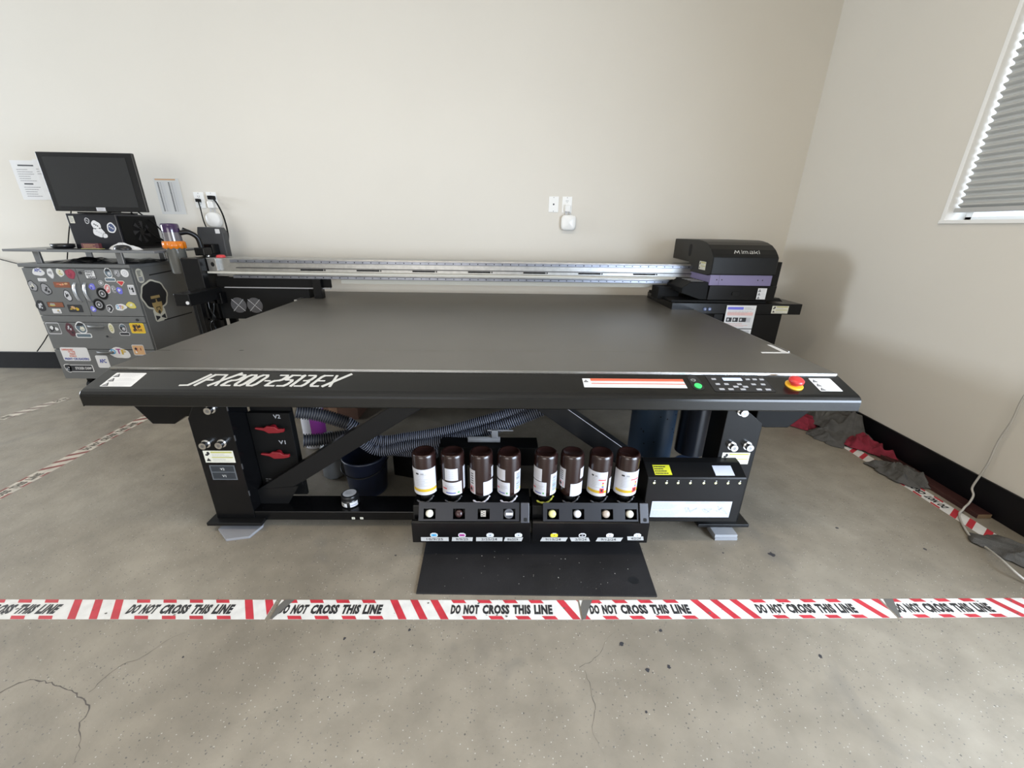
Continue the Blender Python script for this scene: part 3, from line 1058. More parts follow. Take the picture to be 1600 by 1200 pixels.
s = MB(); s.lines(VPL, -1.085, 0.165, 0.10, 0.03, 3, M_GREY, 0.001, 0.25, 12); s.build('rating_plate_text', vpo)


def hose(pts, r, m1, m2, name, step=0.0026):
    """ribbed hose: raised rings and darker grooves between them"""
    q = resample(curve_pts(pts, 10), step)
    mb = MB()
    n = 16
    mb.tube(q, r, m1, n, rf=lambda i: r*(1.0 if i % 4 < 2 else 0.80))
    k2 = mb.mi(m2)
    for i in range(len(q)-1):
        if i % 4 != 0:
            for k in range(n):
                mb.m[i*n+k] = k2
    return mb.build(name, P)


M_HOSE = mat('blue_grey_hose', (0.27, 0.30, 0.40), 0.35)
M_HOSED = mat('dark_grey_hose', (0.06, 0.058, 0.055), 0.5)
M_GRV = mat('hose_groove', (0.012, 0.014, 0.022), 0.6)
hose([(-0.925, 1.66, 0.500), (-0.84, 1.70, 0.465), (-0.74, 1.74, 0.405)], 0.032, M_HOSED, M_GRV, 'corrugated_hose')
hose([(-0.915, 1.66, 0.355), (-0.84, 1.69, 0.345), (-0.72, 1.74, 0.345)], 0.031, M_HOSED, M_GRV, 'corrugated_hose')
hose([(-0.74, 1.745, 0.405), (-0.621, 1.78, 0.292), (-0.469, 1.8, 0.296), (-0.31, 1.8, 0.326), (-0.151, 1.8, 0.373), (0.005, 1.8, 0.426), (0.19, 1.82, 0.486)], 0.029, M_HOSE, M_GRV, 'corrugated_hose')
hose([(-0.72, 1.74, 0.345), (-0.619, 1.76, 0.25), (-0.462, 1.76, 0.272), (-0.305, 1.76, 0.298), (-0.149, 1.76, 0.341), (0.005, 1.76, 0.394), (0.188, 1.78, 0.464)], 0.029, M_HOSE, M_GRV, 'corrugated_hose')
hose([(-0.596, 1.9, 0.157), (-0.502, 1.9, 0.15), (-0.417, 1.9, 0.154), (-0.301, 1.92, 0.162)], 0.022, M_HOSE, M_GRV, 'corrugated_hose')

# blower, ducts and boxes under the table
s = MB()
M_NAVY = mat('navy_drum', (0.025, 0.045, 0.075), 0.4)
s.cyl((0.80, 1.98, 0.0), (0.80, 1.98, 0.62), 0.115, M_NAVY, n=36)
R = random.Random(8)
for k in range(26):
    t = math.radians(-90+R.uniform(-50, 50)); z = R.uniform(0.2, 0.58)
    c = Vector((0.80+0.1152*math.cos(t), 1.98+0.1152*math.sin(t), z))
    s.cyl(c, c+Vector((math.cos(t), math.sin(t), 0))*0.0008, 0.004, M_HOLE, n=8)
s.build('suction_duct', P, label='dark blue perforated duct')
s = MB()
s.cyl((1.0, 1.93, 0.16), (1.0, 1.93, 0.62), 0.075, mat('glossy_black', (0.008, 0.009, 0.012), 0.25), n=36)
s.cyl((0.985, 1.85, 0.0), (0.985, 1.85, 0.13), 0.085, mat('blue_black_canister', (0.05, 0.08, 0.15), 0.35), n=36)
s.build('blower_canister', P)
s = MB()
s.box(-0.55, -0.10, 2.05, 2.15, 0.40, 0.46, mat('under_table_grey', (0.03, 0.032, 0.035), 0.5))
s.box(-0.40, -0.05, 1.90, 2.00, 0.50, 0.56, M_BLK)
s.cyl((-0.30, 1.9, 0.53), (-0.18, 1.9, 0.53), 0.014, M_GREY)
s.cyl((-0.30, 1.9, 0.47), (-0.30, 1.9, 0.62), 0.022, mat('grey_pipe', (0.10, 0.11, 0.12), 0.4))
s.build('vacuum_manifold', P, bevel=0.003)
s = MB()
s.box(-0.30, 0.155, 1.64, 1.74, 0.24, 0.335, M_DARK)
s.cyl((-0.17, 1.69, 0.350), (-0.02, 1.69, 0.350), 0.014, M_GREY)
s.box(-0.06, -0.03, 1.68, 1.70, 0.35, 0.40, M_GREY)
s.box(-0.08, 0.04, 1.685, 1.695, 0.395, 0.40, M_GREY)
s.box(0.05, 0.07, 1.65, 1.72, 0.086, 0.24, M_DARK)
s.box(-0.2, -0.18, 1.65, 1.72, 0.0, 0.24, M_DARK)
s.build('ink_pump_box', P, bevel=0.003)
s = MB()
s.box(-1.0, 0.85, 2.6, 2.72, 0.3, 0.66, M_BLK)
s.build('rear_cross_panel', P)

# ink supply units and their bottles
SX = ((-0.366, 0.107), (0.115, 0.584))
SY = 1.318
SPL = PL((0, SY, 0), (1, 0, 0), (0, 0, 1))
bx_px = (664, 708, 753, 795, 852, 893, 937, 979)
BXC = [-0.319, -0.206, -0.092, 0.019,
       0.167, 0.273, 0.388, 0.497]
slots = [[-0.297, -0.18, -0.082, 0.02], [0.195, 0.296, 0.412, 0.508]]
tagx = [[-0.279, -0.167, -0.054, 0.06], [0.204, 0.318, 0.429, 0.541]]
notex = [[(-0.332, -0.221), (-0.209, -0.126), (-0.111, -0.005), (0.001, 0.073)],
         [(0.148, 0.252), (0.275, 0.351), (0.374, 0.476), (0.504, 0.569)]]
btn_mat = [[M_CREAM, mat('dark_red_brown', (0.03, 0.012, 0.012), 0.3), None, None],
           [mat('pale_yellow_plastic', (0.55, 0.52, 0.22), 0.4), M_LG, mat('tan_plastic', (0.34, 0.28, 0.23), 0.4), mat('ivory_plastic', (0.48, 0.46, 0.38), 0.4)]]
tagc = [[M_CYAN, M_MAG, M_PAPER2, M_PAPER2], [M_YEL, M_INK, mat('lavender_tag', (0.62, 0.60, 0.80), 0.4), mat('pale_aqua_tag', (0.60, 0.74, 0.74), 0.4)]]
notes = [['10/9/25', '9/9/25', '2/25/24', '8/6/2024'], ['9/19/24', '3/9/24', '9/12/24', '4/2/24']]
for k, (x0, x1) in enumerate(SX):
    un = MB()
    un.prism([(SY, 0.082), (SY, 0.178), (SY+0.008, 0.182), (SY+0.02, 0.182), (SY+0.02, 0.16), (SY+0.035, 0.16), (SY+0.05, 0.224), (SY+0.065, 0.227), (1.49, 0.222), (1.49, 0.082)], 'x', x0, x1, M_BLK)
    uo = un.build('ink_supply_unit', P, bevel=0.0015)
    # shield with four openings
    shm = MB()
    SP2 = PL((0, SY+0.010, 0.182), (1, 0, 0), (0, 0.036, 0.062))
    hgt = math.hypot(0.036, 0.062)
    edge = x0+(0.028 if k == 0 else 0.042)
    xs = slots[k]
    M_SH = mat('shield_plastic', (0.010, 0.0105, 0.014), 0.38, spec=0.35)
    shm.pbox(SP2, edge, x1-0.045, hgt*0.66, hgt, 0.0, 0.006, M_SH)
    shm.pbox(SP2, edge, x1-0.045, 0.0, hgt*0.10, 0.0, 0.006, M_SH)
    prev = edge
    for sx in xs:
        shm.pbox(SP2, prev, sx-0.022, hgt*0.10, hgt*0.66, 0.0, 0.006, M_SH)
        prev = sx+0.026
    if prev < x1-0.046:
        shm.pbox(SP2, prev, x1-0.045, hgt*0.10, hgt*0.66, 0.0, 0.006, M_SH)
    shm.build('slot_shield', uo)
    la = MB()
    la.pbox(SP2, x1-0.040, x1-0.006, -0.006, hgt, 0.0, 0.012, mat('latch_plastic', (0.035, 0.036, 0.045), 0.35))
    la.rrect(SP2, x1-0.028, 0.0, 0.014, 0.014, M_HOLE, 0.0126, 0.3)
    la.build('latch', uo, bevel=0.002)
    for j, sx in enumerate(xs):
        bt = MB()
        c = SP2.p(sx, hgt*0.38, -0.012)
        mt = btn_mat[k][j]
        if mt is not None:
            bt.lathe([(0.0155, 0.0), (0.0155, 0.009), (0.012, 0.013), (0.006, 0.015), (0.0, 0.0153)], c, mt, axis=SP2.n, n=20)
        elif j == 2:
            bt.pbox(SP2, sx-0.010, sx+0.010, hgt*0.22, hgt*0.55, -0.010, -0.002, M_ALU)
            for i in range(5):
                bt.rect(SP2, sx-0.008+(i % 2)*0.008, hgt*(0.25+0.06*i), 0.005, 0.003, M_INK, -0.0015)
        else:
            bt.lathe([(0.019, 0.0), (0.020, 0.008), (0.016, 0.010), (0.013, 0.006), (0.0, 0.006)], c, mat('clear_grey_plastic', (0.10, 0.10, 0.11), 0.15), axis=SP2.n, n=20)
            bt.pbox(SP2, sx-0.012, sx+0.016, hgt*0.30, hgt*0.44, -0.004, 0.002, M_LG)
        bt.build('ink_key', uo)
        tg = MB()
        tx = tagx[k][j]
        tg.rrect(SPL, tx-0.0145, 0.1115, 0.029, 0.0165, M_PAPER if k == 0 or j != 0 else M_YEL, 0.0006, 0.3)
        tg.rrect(SPL, tx-0.008, 0.127, 0.016, 0.004, M_LG, 0.0006, 0.3)
        tg.rrect(SPL, tx-0.0115, 0.1145, 0.023, 0.0105, tagc[k][j], 0.0010, 0.25)
        tg.rect(SPL, tx-0.002, 0.118, 0.004, 0.004, M_INK if tagc[k][j] is not M_INK else M_LG, 0.0014)
        tg.build('colour_tag', uo)
        nt_ = MB()
        a0, a1 = notex[k][j]
        w_ = a1-a0
        zb = 0.092 if not (k == 1 and j == 3) else 0.098
        shr = (0.0, 0.12, 0.05, 0.3)[j] if k == 0 else (0.4, -0.4, 0.4, -0.2)[j]
        nt_.rect(SPL, a0, zb-0.002, w_, 0.0195, mat('grey_masking_tape', (0.40, 0.40, 0.39), 0.6, var=0.15, vscale=60), 0.0008, shr)
        nt_.text(SPL, notes[k][j], a0+w_*0.20, zb+0.002, w_*0.6, 0.0115, M_INK, 0.0013, 0.01)
        nt_.build('tape_note', uo, label='grey tape note with handwritten date')
    for zz, xx in ((0.128, x0+0.006), (0.128, x1-0.004)):
        pass

# level indicator box
ix0, ix1, iy = 0.580, 0.984, 1.395
ib = MB()
ib.prism([(iy, 0.125), (iy, 0.338), (iy+0.004, 0.343), (iy+0.07, 0.372), (1.499, 0.376), (1.499, 0.125)], 'x', ix0, ix1, M_BLK2)
io = ib.build('level_indicator_box', P, bevel=0.003)
IPL = PL((0, iy, 0), (1, 0, 0), (0, 0, 1))
M_LED = mat('led_pale_yellow', (0.85, 0.85, 0.45), 0.4, emit=0.6)
led_px = [0.608, 0.658, 0.705, 0.755, 0.81, 0.859, 0.909, 0.957]
for x in led_px:
    s = MB()
    s.disc(IPL, x, 0.3185, 0.0048, 0.0048, M_LED, 0.0008, 14)
    s.disc(IPL, x+0.001, 0.3285, 0.003, 0.002, M_LG, 0.0008, 10)
    s.build('indicator_light', io)
s = MB()
lx, lw_, lz, lh = 0.612, 0.334, 0.149, 0.080
s.rect(IPL, lx, lz, lw_, lh, M_PAPER2, 0.0008)
s.lines(IPL, lx+0.006, lz+lh*0.52, lw_*0.30, lh*0.42, 6, M_GREY, 0.0012, 0.22, 21)
s.lines(IPL, lx+0.004, lz+lh*0.06, lw_*0.36, lh*0.38, 6, M_GREY, 0.0012, 0.22, 22)
for j in range(3):
    a0 = lx+lw_*(0.42+0.19*j)
    s.lines(IPL, a0, lz+lh*0.86, lw_*0.17, lh*0.11, 2, M_GREY, 0.0012, 0.25, 30+j)
    R = random.Random(60+j)
    pts = [(a0+lw_*0.17*R.random(), lz+lh*(0.1+0.65*R.random())) for _ in range(9)]
    for p, q in zip(pts, pts[1:]):
        d = Vector((q[0]-p[0], q[1]-p[1])).normalized()
        s.shape(IPL, [(p[0]-d.y*.0005, p[1]+d.x*.0005), (p[0]+d.y*.0005, p[1]-d.x*.0005), (q[0]+d.y*.0005, q[1]-d.x*.0005), (q[0]-d.y*.0005, q[1]+d.x*.0005)], M_GREY, 0.0012)
    s.shape(IPL, [(a0+0.01, lz+lh*0.12), (a0+0.03, lz+lh*0.10), (a0+0.028, lz+lh*0.30), (a0+0.014, lz+lh*0.34)], M_LG, 0.0012)
    s.rect(IPL, a0-0.003, lz+lh*0.04, 0.0006, lh*0.9, M_LG, 0.0012)
s.build('instruction_label', io, label='white bottle replacement instruction label')
TPL = PL((0, iy+0.004, 0.343), (1, 0, 0), (0, 0.066, 0.029))
s = MB()
s.rect(TPL, 0.612, 0.010, 0.070, 0.048, mat('warning_yellow', (0.50, 0.50, 0.02), 0.5), 0.0008)
s.lines(TPL, 0.615, 0.012, 0.062, 0.042, 4, M_INK, 0.0012, 0.45, 9)
s.build('yellow_label', io, label='small yellow warning label')
s = MB()
s.rect(TPL, 0.860, 0.008, 0.078, 0.048, M_PAPER2, 0.0008)
s.lines(TPL, 0.864, 0.012, 0.070, 0.040, 5, M_LG, 0.0012, 0.4, 10)
s.build('white_label', io, label='small white label')
s = MB()
for (x, z) in ((0.605, 0.334), (0.952, 0.334), (0.600, 0.136), (0.925, 0.136)):
    s.disc(IPL, x, z, 0.003, 0.003, M_HOLE, 0.0008, 10)
s.build('screw_holes', io)

# ------------------------------------------------------------------ gantry
GY = 3.12
gx0, gx1 = -2.12, 1.50
GPL = PL((0, GY, 0), (1, 0, 0), (0, 0, 1))
s = MB()
s.box(gx0, gx1, GY, GY+0.17, 0.905, 1.034, M_ALU)
go = s.build('gantry_beam', P, bevel=0.003)
for nm, z0, z1 in (('upper', 1.005, 1.026), ('lower', 0.896, 0.917)):
    s = MB()
    s.box(gx0+0.13, gx1, GY-0.024, GY, z0, z1, M_RAIL)
    x = gx0+0.19
    rp_ = PL((0, GY-0.024, 0), (1, 0, 0), (0, 0, 1))
    while x < gx1-0.05:
        s.disc(rp_, x, (z0+z1)/2+0.001, 0.0042, 0.0042, M_HOLE, 0.0006, 10)
        x += 0.0595
    s.build('linear_rail', go, bevel=0.002)
s = MB()
s.box(gx0-0.03, gx1, GY-0.050, GY, 0.930, 0.944, mat('ledge_paint', (0.50, 0.49, 0.44), 0.45))
s.build('ledge', go, bevel=0.002)
s = MB()
s.box(gx0+0.16, gx1, GY-0.016, GY, 0.966, 0.972, mat('dark_steel', (0.12, 0.12, 0.12), 0.4, metal=1.0))
s.build('encoder_strip', go)
s = MB()
x = -1.503
while x < gx1-0.3:
    s.box(x, x+0.165, GY-0.004, GY+0.001, 0.953, 0.963, M_HOLE)
    s.box(x+0.172, x+0.180, GY-0.004, GY+0.001, 0.953, 0.963, M_HOLE)
    x += 0.408
s.build('cable_slots', go)
s = MB()
s.box(-1.225, 1.32, GY+0.015, GY+0.16, 0.862, 0.904, M_BEIGE)
s.build('beam_underside_cover', P, label='beige strip below the beam')
s = MB()
s.box(gx0-0.03, gx0+0.035, GY-0.030, GY+0.17, 0.944, 1.036, M_ALU)
s.disc(PL((0, GY-0.030, 0), (1, 0, 0), (0, 0, 1)), gx0+0.008, 0.992, 0.013, 0.016, M_HOLE, 0.0006, 18)
s.build('beam_end_plate', P, bevel=0.003)
s = MB()
s.lathe([(0.030, 0.0), (0.030, 0.010), (0.022, 0.018), (0.0, 0.019)], (gx0+0.04, GY+0.03, 1.036), M_RED, n=20)
s.build('red_cap', P)
# black parts left of the beam
s = MB()
s.box(-2.285, -2.155, 3.02, 3.26, 0.80, 1.036, M_BLK2)
s.build('left_end_cover', P, bevel=0.004)
s = MB()
s.box(-2.185, -2.085, 2.75, 3.12, 0.752, 0.832, M_BLK2)
s.box(-2.29, -2.06, 3.02, 3.26, 0.72, 0.80, M_BLK)
ao = s.build('left_arm', P, bevel=0.004)
s = MB(); s.cyl((-2.103, 2.7495, 0.774), (-2.103, 2.746, 0.774), 0.011, M_PAPER, n=16); s.build('hole_plug', ao, label='white hole plug')
s = MB()
s.box(-2.125, -1.29, 3.10, 3.115, 0.835, 0.902, M_DARK)
s.box(-2.06, -1.29, 3.08, 3.10, 0.828, 0.834, M_GREY)
s.build('cable_tray_cover', P)
s = MB()
s.box(-2.12, -1.45, 3.08, 3.35, 0.60, 0.828, M_DARK)
eb = s.build('electrical_box', P, bevel=0.003)
for (px, pz) in ((-1.985, 0.702), (-1.865, 0.702)):
    s = MB()
    c = Vector((px, 3.0795, pz))
    for r in (0.054, 0.046, 0.038, 0.030, 0.022, 0.014):
        n = 28
        ringp = [c+Vector((math.cos(2*math.pi*i/n)*r, 0, math.sin(2*math.pi*i/n)*r)) for i in range(n+1)]
        s.tube(ringp, 0.0008, M_GREY, 5, closed_ends=False)
    s.cyl(c+Vector((0, 0.0005, 0)), c+Vector((0, 0.0003, 0)), 0.056, mat('fan_grey', (0.03, 0.03, 0.034), 0.4), n=28)
    for d in ((1, 1), (1, -1)):
        s.bar(c+Vector((-0.043*d[0], -0.002, -0.043*d[1])), c+Vector((0.043*d[0], -0.002, 0.043*d[1])), 0.0025, 0.0025, M_LG, (0, 1, 0))
    s.build('fan_grille', eb, label='round wire fan grille')
# support post of the arm and cable frame
s = MB()
s.box(-2.155, -2.12, 2.88, 2.92, 0.0, 0.752, M_BLK)
s.box(-2.20, -2.08, 2.82, 3.2, 0.0, 0.02, M_BLK)
s.build('arm_post', P, bevel=0.003)
s = MB()
s.box(-2.338, -2.252, 3.10, 3.30, 0.05, 0.74, M_DARK)
s.build('left_side_panel', P, bevel=0.003)
s = MB()
LX0, LX1 = -2.192, -2.111
for x in (LX0, LX1):
    s.box(x, x+0.014, 3.02, 3.04, 0.0, 0.75, M_BLK)
for z in (0.1, 0.3, 0.50, 0.60, 0.74):
    s.box(LX0, LX1+0.014, 3.02, 3.04, z, z+0.012, M_BLK)
q = curve_pts([(LX0+0.03, 3.03, 0.74), (LX0+0.05, 3.0, 0.68), (LX0+0.07, 3.0, 0.62), (LX0+0.03, 3.0, 0.58), (LX0+0.02, 3.01, 0.50), (LX0+0.05, 3.02, 0.42), (LX0+0.04, 3.03, 0.31)], 6)
s.tube(q, 0.006, M_BLK, 8)
q = curve_pts([(LX0+0.07, 3.03, 0.74), (LX0+0.06, 3.0, 0.64), (LX0+0.05, 3.0, 0.56), (LX0+0.08, 3.01, 0.46), (LX0+0.07, 3.03, 0.31)], 6)
s.tube(q, 0.005, M_BLK, 8)
s.build('cable_ladder', P)
s = MB()
s.box(-1.405, -1.345, 3.055, 3.11, 0.762, 0.90, M_BLK)
s.build('gantry_foot', P, bevel=0.003)

# ------------------------------------------------------------------ print carriage
cxl, cxr, cy = 1.368, 1.806, 2.80
Pc = [(cy, 0.995), (cy, 1.108), (cy+0.018, 1.128), (cy+0.05, 1.155), (cy+0.10, 1.182), (cy+0.16, 1.198), (cy+0.22, 1.207), (cy+0.27, 1.210), (3.49, 1.205), (3.49, 1.055), (3.17, 1.050), (3.15, 0.985), (cy+0.05, 0.985)]
s = MB()
s.prism(Pc, 'x', cxl, cxr, M_COVER)
co = s.build('carriage_cover', P, bevel=0.006, seg=3)
CPL = PL((0, cy+0.05, 1.155), (1, 0, 0), (0, 0.05, 0.027))
CP2 = PL((0, cy, 0), (1, 0, 0), (0, 0, 1))
# brand lettering on the curved front, just above the vertical face
s = MB()
LPB = PL((0, cy+0.0175, 1.128), (1, 0, 0), (0, 0.032, 0.027))
lx, w_ = 1.512, 0.176
GM = {
    'M': (1.5, [[(0.0, 0.0), (0.35, 1.0), (0.70, 0.2), (1.15, 1.0), (1.25, 0.0)]]),
    'i': (0.42, [[(0.12, 0.0), (0.12, 0.80)], [(0.12, 0.98), (0.12, 1.1)]]),
    'm': (1.25, [[(0.0, 0.0), (0.0, 0.80), (0.95, 0.80), (1.0, 0.5), (1.0, 0.0)], [(0.5, 0.6), (0.5, 0.0)]]),
    'a': (0.98, [[(0.1, 0.80), (0.72, 0.80), (0.78, 0.5), (0.78, 0.02), (0.1, 0.02), (0.02, 0.2), (0.1, 0.34), (0.76, 0.34)]]),
    'k': (0.90, [[(0.05, 0.0), (0.05, 1.0)], [(0.08, 0.32), (0.45, 0.36), (0.75, 0.80)], [(0.35, 0.34), (0.78, 0.0)]]),
}
GL.update(GM)
stroke_text(s, LPB, 'Mimaki', lx, 0.004, 0.028, w_/5.4, 0.0034, 0.12, M_LOGO, 0.0008, gw=0.85)
s.build('brand_lettering', co, label='silver Mimaki lettering')
s = MB()
LFP = PL((cxl, 3.49, 0), (0, -1, 0), (0, 0, 1))     # left side of the cover, looking toward +X
caution(s, LFP, 3.49-2.99, 1.015, 0.10, 0.055)
s.build('caution_label', co, label='cream caution label on the left side')
s = MB()
s.rrect(LFP, 3.49-3.20, 1.09, 0.05, 0.085, M_HOLE, 0.0006, 0.4)
s.build('finger_recess', co)
s = MB()
s.box(cxl+0.006, cxr-0.012, cy+0.008, 3.13, 0.925, 0.996, M_PURPLE)
pu = s.build('lilac_band', P, bevel=0.002, label='lilac panel band')
s = MB()
p2 = PL((0, cy+0.008, 0), (1, 0, 0), (0, 0, 1))
for x in (1.42, 1.455, 1.70, 1.732):
    s.disc(p2, x, 0.962, 0.0045, 0.0045, M_INK, 0.0006, 10)
s.rect(p2, 1.435, 0.927, 0.0015, 0.066, M_INK, 0.0006)
s.build('screws', pu)
s = MB()
s.prism([(cy+0.01, 0.826), (cy+0.004, 0.925), (3.2, 0.925), (3.2, 0.826)], 'x', cxl+0.012, 1.84, M_BLK)
cb = s.build('carriage_base', P, bevel=0.003)
s = MB()
p3 = PL((0, cy+0.006, 0), (1, 0, 0), (0, 0, 1))
s.rrect(p3, 1.540, 0.858, 0.055, 0.026, M_HOLE, 0.003, 0.4)
s.build('oval_opening', cb)
s = MB()
s.rect(p3, 1.712, 0.836, 0.062, 0.074, M_PAPER, 0.004)
for i in range(3):
    warn_tri(s, p3, 1.716, 0.839+0.024*i, 0.020, 0, 0.0046)
    s.lines(p3, 1.740, 0.839+0.024*i, 0.030, 0.020, 3, M_LG, 0.0046, 0.25, i)
s.build('warning_label', cb, label='white label with three warning triangles')
s = MB()
s.box(1.81, 1.900, 2.90, 3.30, 0.84, 1.075, M_BLK)
s.prism([(1.80, 0.815), (1.93, 0.815), (1.90, 0.84), (1.80, 0.84)], 'y', 2.84, 3.3, M_BLK)
s.build('carriage_rear_box', P, bevel=0.003)
# lamp housing with vents at the left of the carriage
s = MB()
s.prism([(1.20, 0.868), (1.20, 0.905), (1.255, 0.945), (1.372, 0.945), (1.385, 0.925), (1.385, 0.826), (1.335, 0.826)], 'y', cy+0.02, 3.10, M_DARK)
uv = s.build('uv_lamp_housing', P, bevel=0.004)
s = MB()
for i in range(4):
    s.box(1.268, 1.355, cy+0.05+i*0.05, cy+0.065+i*0.05, 0.9445, 0.9465, M_GREY)
s.build('vent_slots', uv)
s = MB()
s.box(1.10, 1.25, 2.98, 3.12, 0.80, 0.885, M_DARK)
s.build('carriage_bracket', P)

# maintenance station to the right
s = MB()
s.box(1.14, 2.045, cy, 3.32, 0.733, 0.806, M_BLK)
s.box(1.14, 1.8, cy+0.02, 3.3, 0.806, 0.822, M_DARK)
so = s.build('maintenance_station', P, bevel=0.003)
s = MB()
s.box(1.45, 1.928, cy+0.012, 3.25, 0.03, 0.733, M_BLK)
s.box(1.42, 1.96, cy+0.0, 3.28, 0.0, 0.03, M_BLK)
s.build('station_cabinet', P, bevel=0.004)
stp = PL((0, cy, 0), (1, 0, 0), (0, 0, 1))
s = MB()
caution(s, stp, 1.838, 0.741, 0.115, 0.052)
s.build('caution_label', so, label='cream caution label')
for x in (1.372, 1.404):
    s = MB(); s.lathe([(0.012, 0), (0.012, 0.006), (0.008, 0.008), (0, 0.008)], (x, cy, 0.765), mat('blue_grey_button', (0.10, 0.13, 0.24), 0.3), axis=(0, -1, 0), n=18)
    s.disc(PL((0, cy-0.008, 0), (1, 0, 0), (0, 0, 1)), x, 0.765, 0.004, 0.004, M_PAPER2, 0.0005, 10)
    s.build('station_button', so)
s = MB()
pa = PL((1.522, cy, 0.800), (1, 0, 0), (0, 0, -1))
pn = PL((1.520, cy-0.004, 0.560), (1, 0, 0), (0, 0, 1))
s.pbox(pn, 0, 0.205, 0, 0.234, 0, 0.0008, M_PAPER)
s.rect(pn, 0.008, 0.205, 0.11, 0.018, M_LBLUE, 0.0012)
s.lines(pn, 0.125, 0.205, 0.07, 0.018, 2, M_GREY, 0.0012, 0.3, 1)
s.rect(pn, 0.012, 0.165, 0.178, 0.022, mat('pale_pink', (0.70, 0.45, 0.42), 0.6), 0.0012)
s.lines(pn, 0.014, 0.170, 0.17, 0.030, 3, M_GREY, 0.0014, 0.22, 2)
for j in range(3):
    s.rect(pn, 0.012+j*0.045, 0.120, 0.038 if j < 2 else 0.05, 0.030, M_INK, 0.0012)
    s.disc(pn, 0.025+j*0.045, 0.135, 0.007, 0.009, M_LG, 0.0016, 10)
s.rect(pn, 0.150, 0.118, 0.032, 0.032, M_LG, 0.0012)
s.lines(pn, 0.012, 0.085, 0.17, 0.028, 4, M_ORED, 0.0012, 0.2, 3)
s.rect(pn, 0.0, 0.068, 0.205, 0.006, M_INK, 0.0012)
s.lines(pn, 0.012, 0.015, 0.11, 0.045, 5, M_GREY, 0.0012, 0.22, 4)
s.rect(pn, 0.14, 0.015, 0.05, 0.045, M_LG, 0.0012)
s.build('safety_notice', P, label='white printed safety notice')

# ------------------------------------------------------------------ ink bottles, upside down in the supply units
M_BOT = mat('dark_brown_plastic', (0.016, 0.0065, 0.0055), 0.26, coat=0.2)
M_BCAP = mat('bottle_collar_black', (0.006, 0.006, 0.006), 0.4)


def bottle(x, label, marks, splash=None):
    c = (x, 1.42, 0.0)
    t_ = thing('ink_bottle', label, 'bottle', (x, 1.42, 0.2), 'ink bottles in the supply units')
    m = MB()
    m.lathe([(0.0, 0.442), (0.030, 0.442), (0.034, 0.446), (0.040, 0.448), (0.0445, 0.444), (0.0470, 0.434), (0.0472, 0.285), (0.0462, 0.272), (0.041, 0.262), (0.030, 0.256), (0.022, 0.252)], c, M_BOT, 40)
    m.build('body', t_)
    m = MB()
    m.lathe([(0.022, 0.254), (0.024, 0.250), (0.024, 0.228), (0.0, 0.228)], c, M_BCAP, 28)
    m.build('neck', t_)
    for (a0, a1, z0, z1, kind) in marks:
        m = MB()
        r = 0.0478
        m.patch(c, r, a0, a1, z0, z1, mat('bottle_label_white', (0.50, 0.50, 0.53), 0.5))
        w, h = a1-a0, z1-z0

        def sub(f0, f1, g0, g1, mt, dr=0.0003):
            m.patch(c, r+dr, a0+w*f0, a0+w*f1, z0+h*g0, z0+h*g1, mt, max(2, int(abs(w*(f1-f0))/12)))
        R = random.Random(int(a0*7+z0*1000+x*100))
        if kind in ('yellow', 'yellowred'):
            sub(0.12, 1.0, 0.13, 0.24, M_OCH)
            for i in range(8):
                sub(0.30, 0.30+R.uniform(0.2, 0.55), 0.36+i*0.062, 0.372+i*0.062, M_GREY)
            sub(0.30, 0.40, 0.80, 0.86, M_INK); sub(0.46, 0.56, 0.80, 0.86, M_GREY)
            if kind == 'yellow':
                for i in range(14):
                    sub(0.06, 0.16, 0.22+i*0.045, 0.245+i*0.045, M_INK)
            else:
                sub(0.62, 0.95, 0.66, 0.70, M_RED)
                sub(0.70, 0.88, 0.14, 0.34, M_RED, 0.0006)
                sub(0.75, 0.82, 0.20, 0.30, M_INK, 0.0009)
                sub(0.78, 0.86, 0.44, 0.50, M_YEL); sub(0.78, 0.86, 0.52, 0.58, M_RED); sub(0.78, 0.86, 0.38, 0.43, M_BLUE)
        elif kind == 'logo':
            for i in range(4):
                sub(0.2, 0.2+R.uniform(0.4, 0.7), 0.45+i*0.08, 0.475+i*0.08, M_GREY)
            sub(0.08, 0.30, 0.42, 0.52, M_RED)
            sub(0.25, 0.70, 0.14, 0.21, M_BLUE)
            sub(0.78, 0.88, 0.14, 0.26, mat('printed_green', (0.10, 0.30, 0.10), 0.5))
        elif kind == 'barcode':
            for i in range(16):
                sub(0.2, 0.72, 0.18+i*0.046, 0.18+i*0.046+R.uniform(0.012, 0.032), M_CYAN if i % 4 == 0 else M_INK)
            sub(0.72, 0.92, 0.10, 0.2, M_YEL)
        elif kind == 'hazard':
            sub(0.1, 0.8, 0.06, 0.32, M_RED); sub(0.25, 0.6, 0.12, 0.24, M_INK, 0.0006)
            for i in range(5):
                sub(0.35, 0.75, 0.42+i*0.1, 0.46+i*0.1, M_INK)
        elif kind == 'text':
            for i in range(6):
                sub(0.25, 0.25+R.uniform(0.3, 0.6), 0.35+i*0.09, 0.365+i*0.09, M_GREY)
        elif kind == 'blank':
            for i in range(4):
                sub(0.12, 0.85, 0.2+i*0.18, 0.215+i*0.18, M_GREY)
        m.build('bottle_label', t_)
    if splash:
        m = MB()
        pts = curve_pts([(x-0.034, 1.388, 0.236), (x-0.018, 1.383, 0.230), (x+0.008, 1.381, 0.232), (x+0.024, 1.386, 0.243), (x+0.034, 1.393, 0.256)], 4)
        m.tube(pts, 0.004, splash, 6, rf=lambda i: 0.0018+0.0028*abs(math.sin(i*0.9)))
        m.tube([(x+0.006, 1.381, 0.232), (x+0.007, 1.379, 0.212)], 0.0018, splash, 6)
        m.build('ink_splash', t_, label='dried ink splash')
    return t_


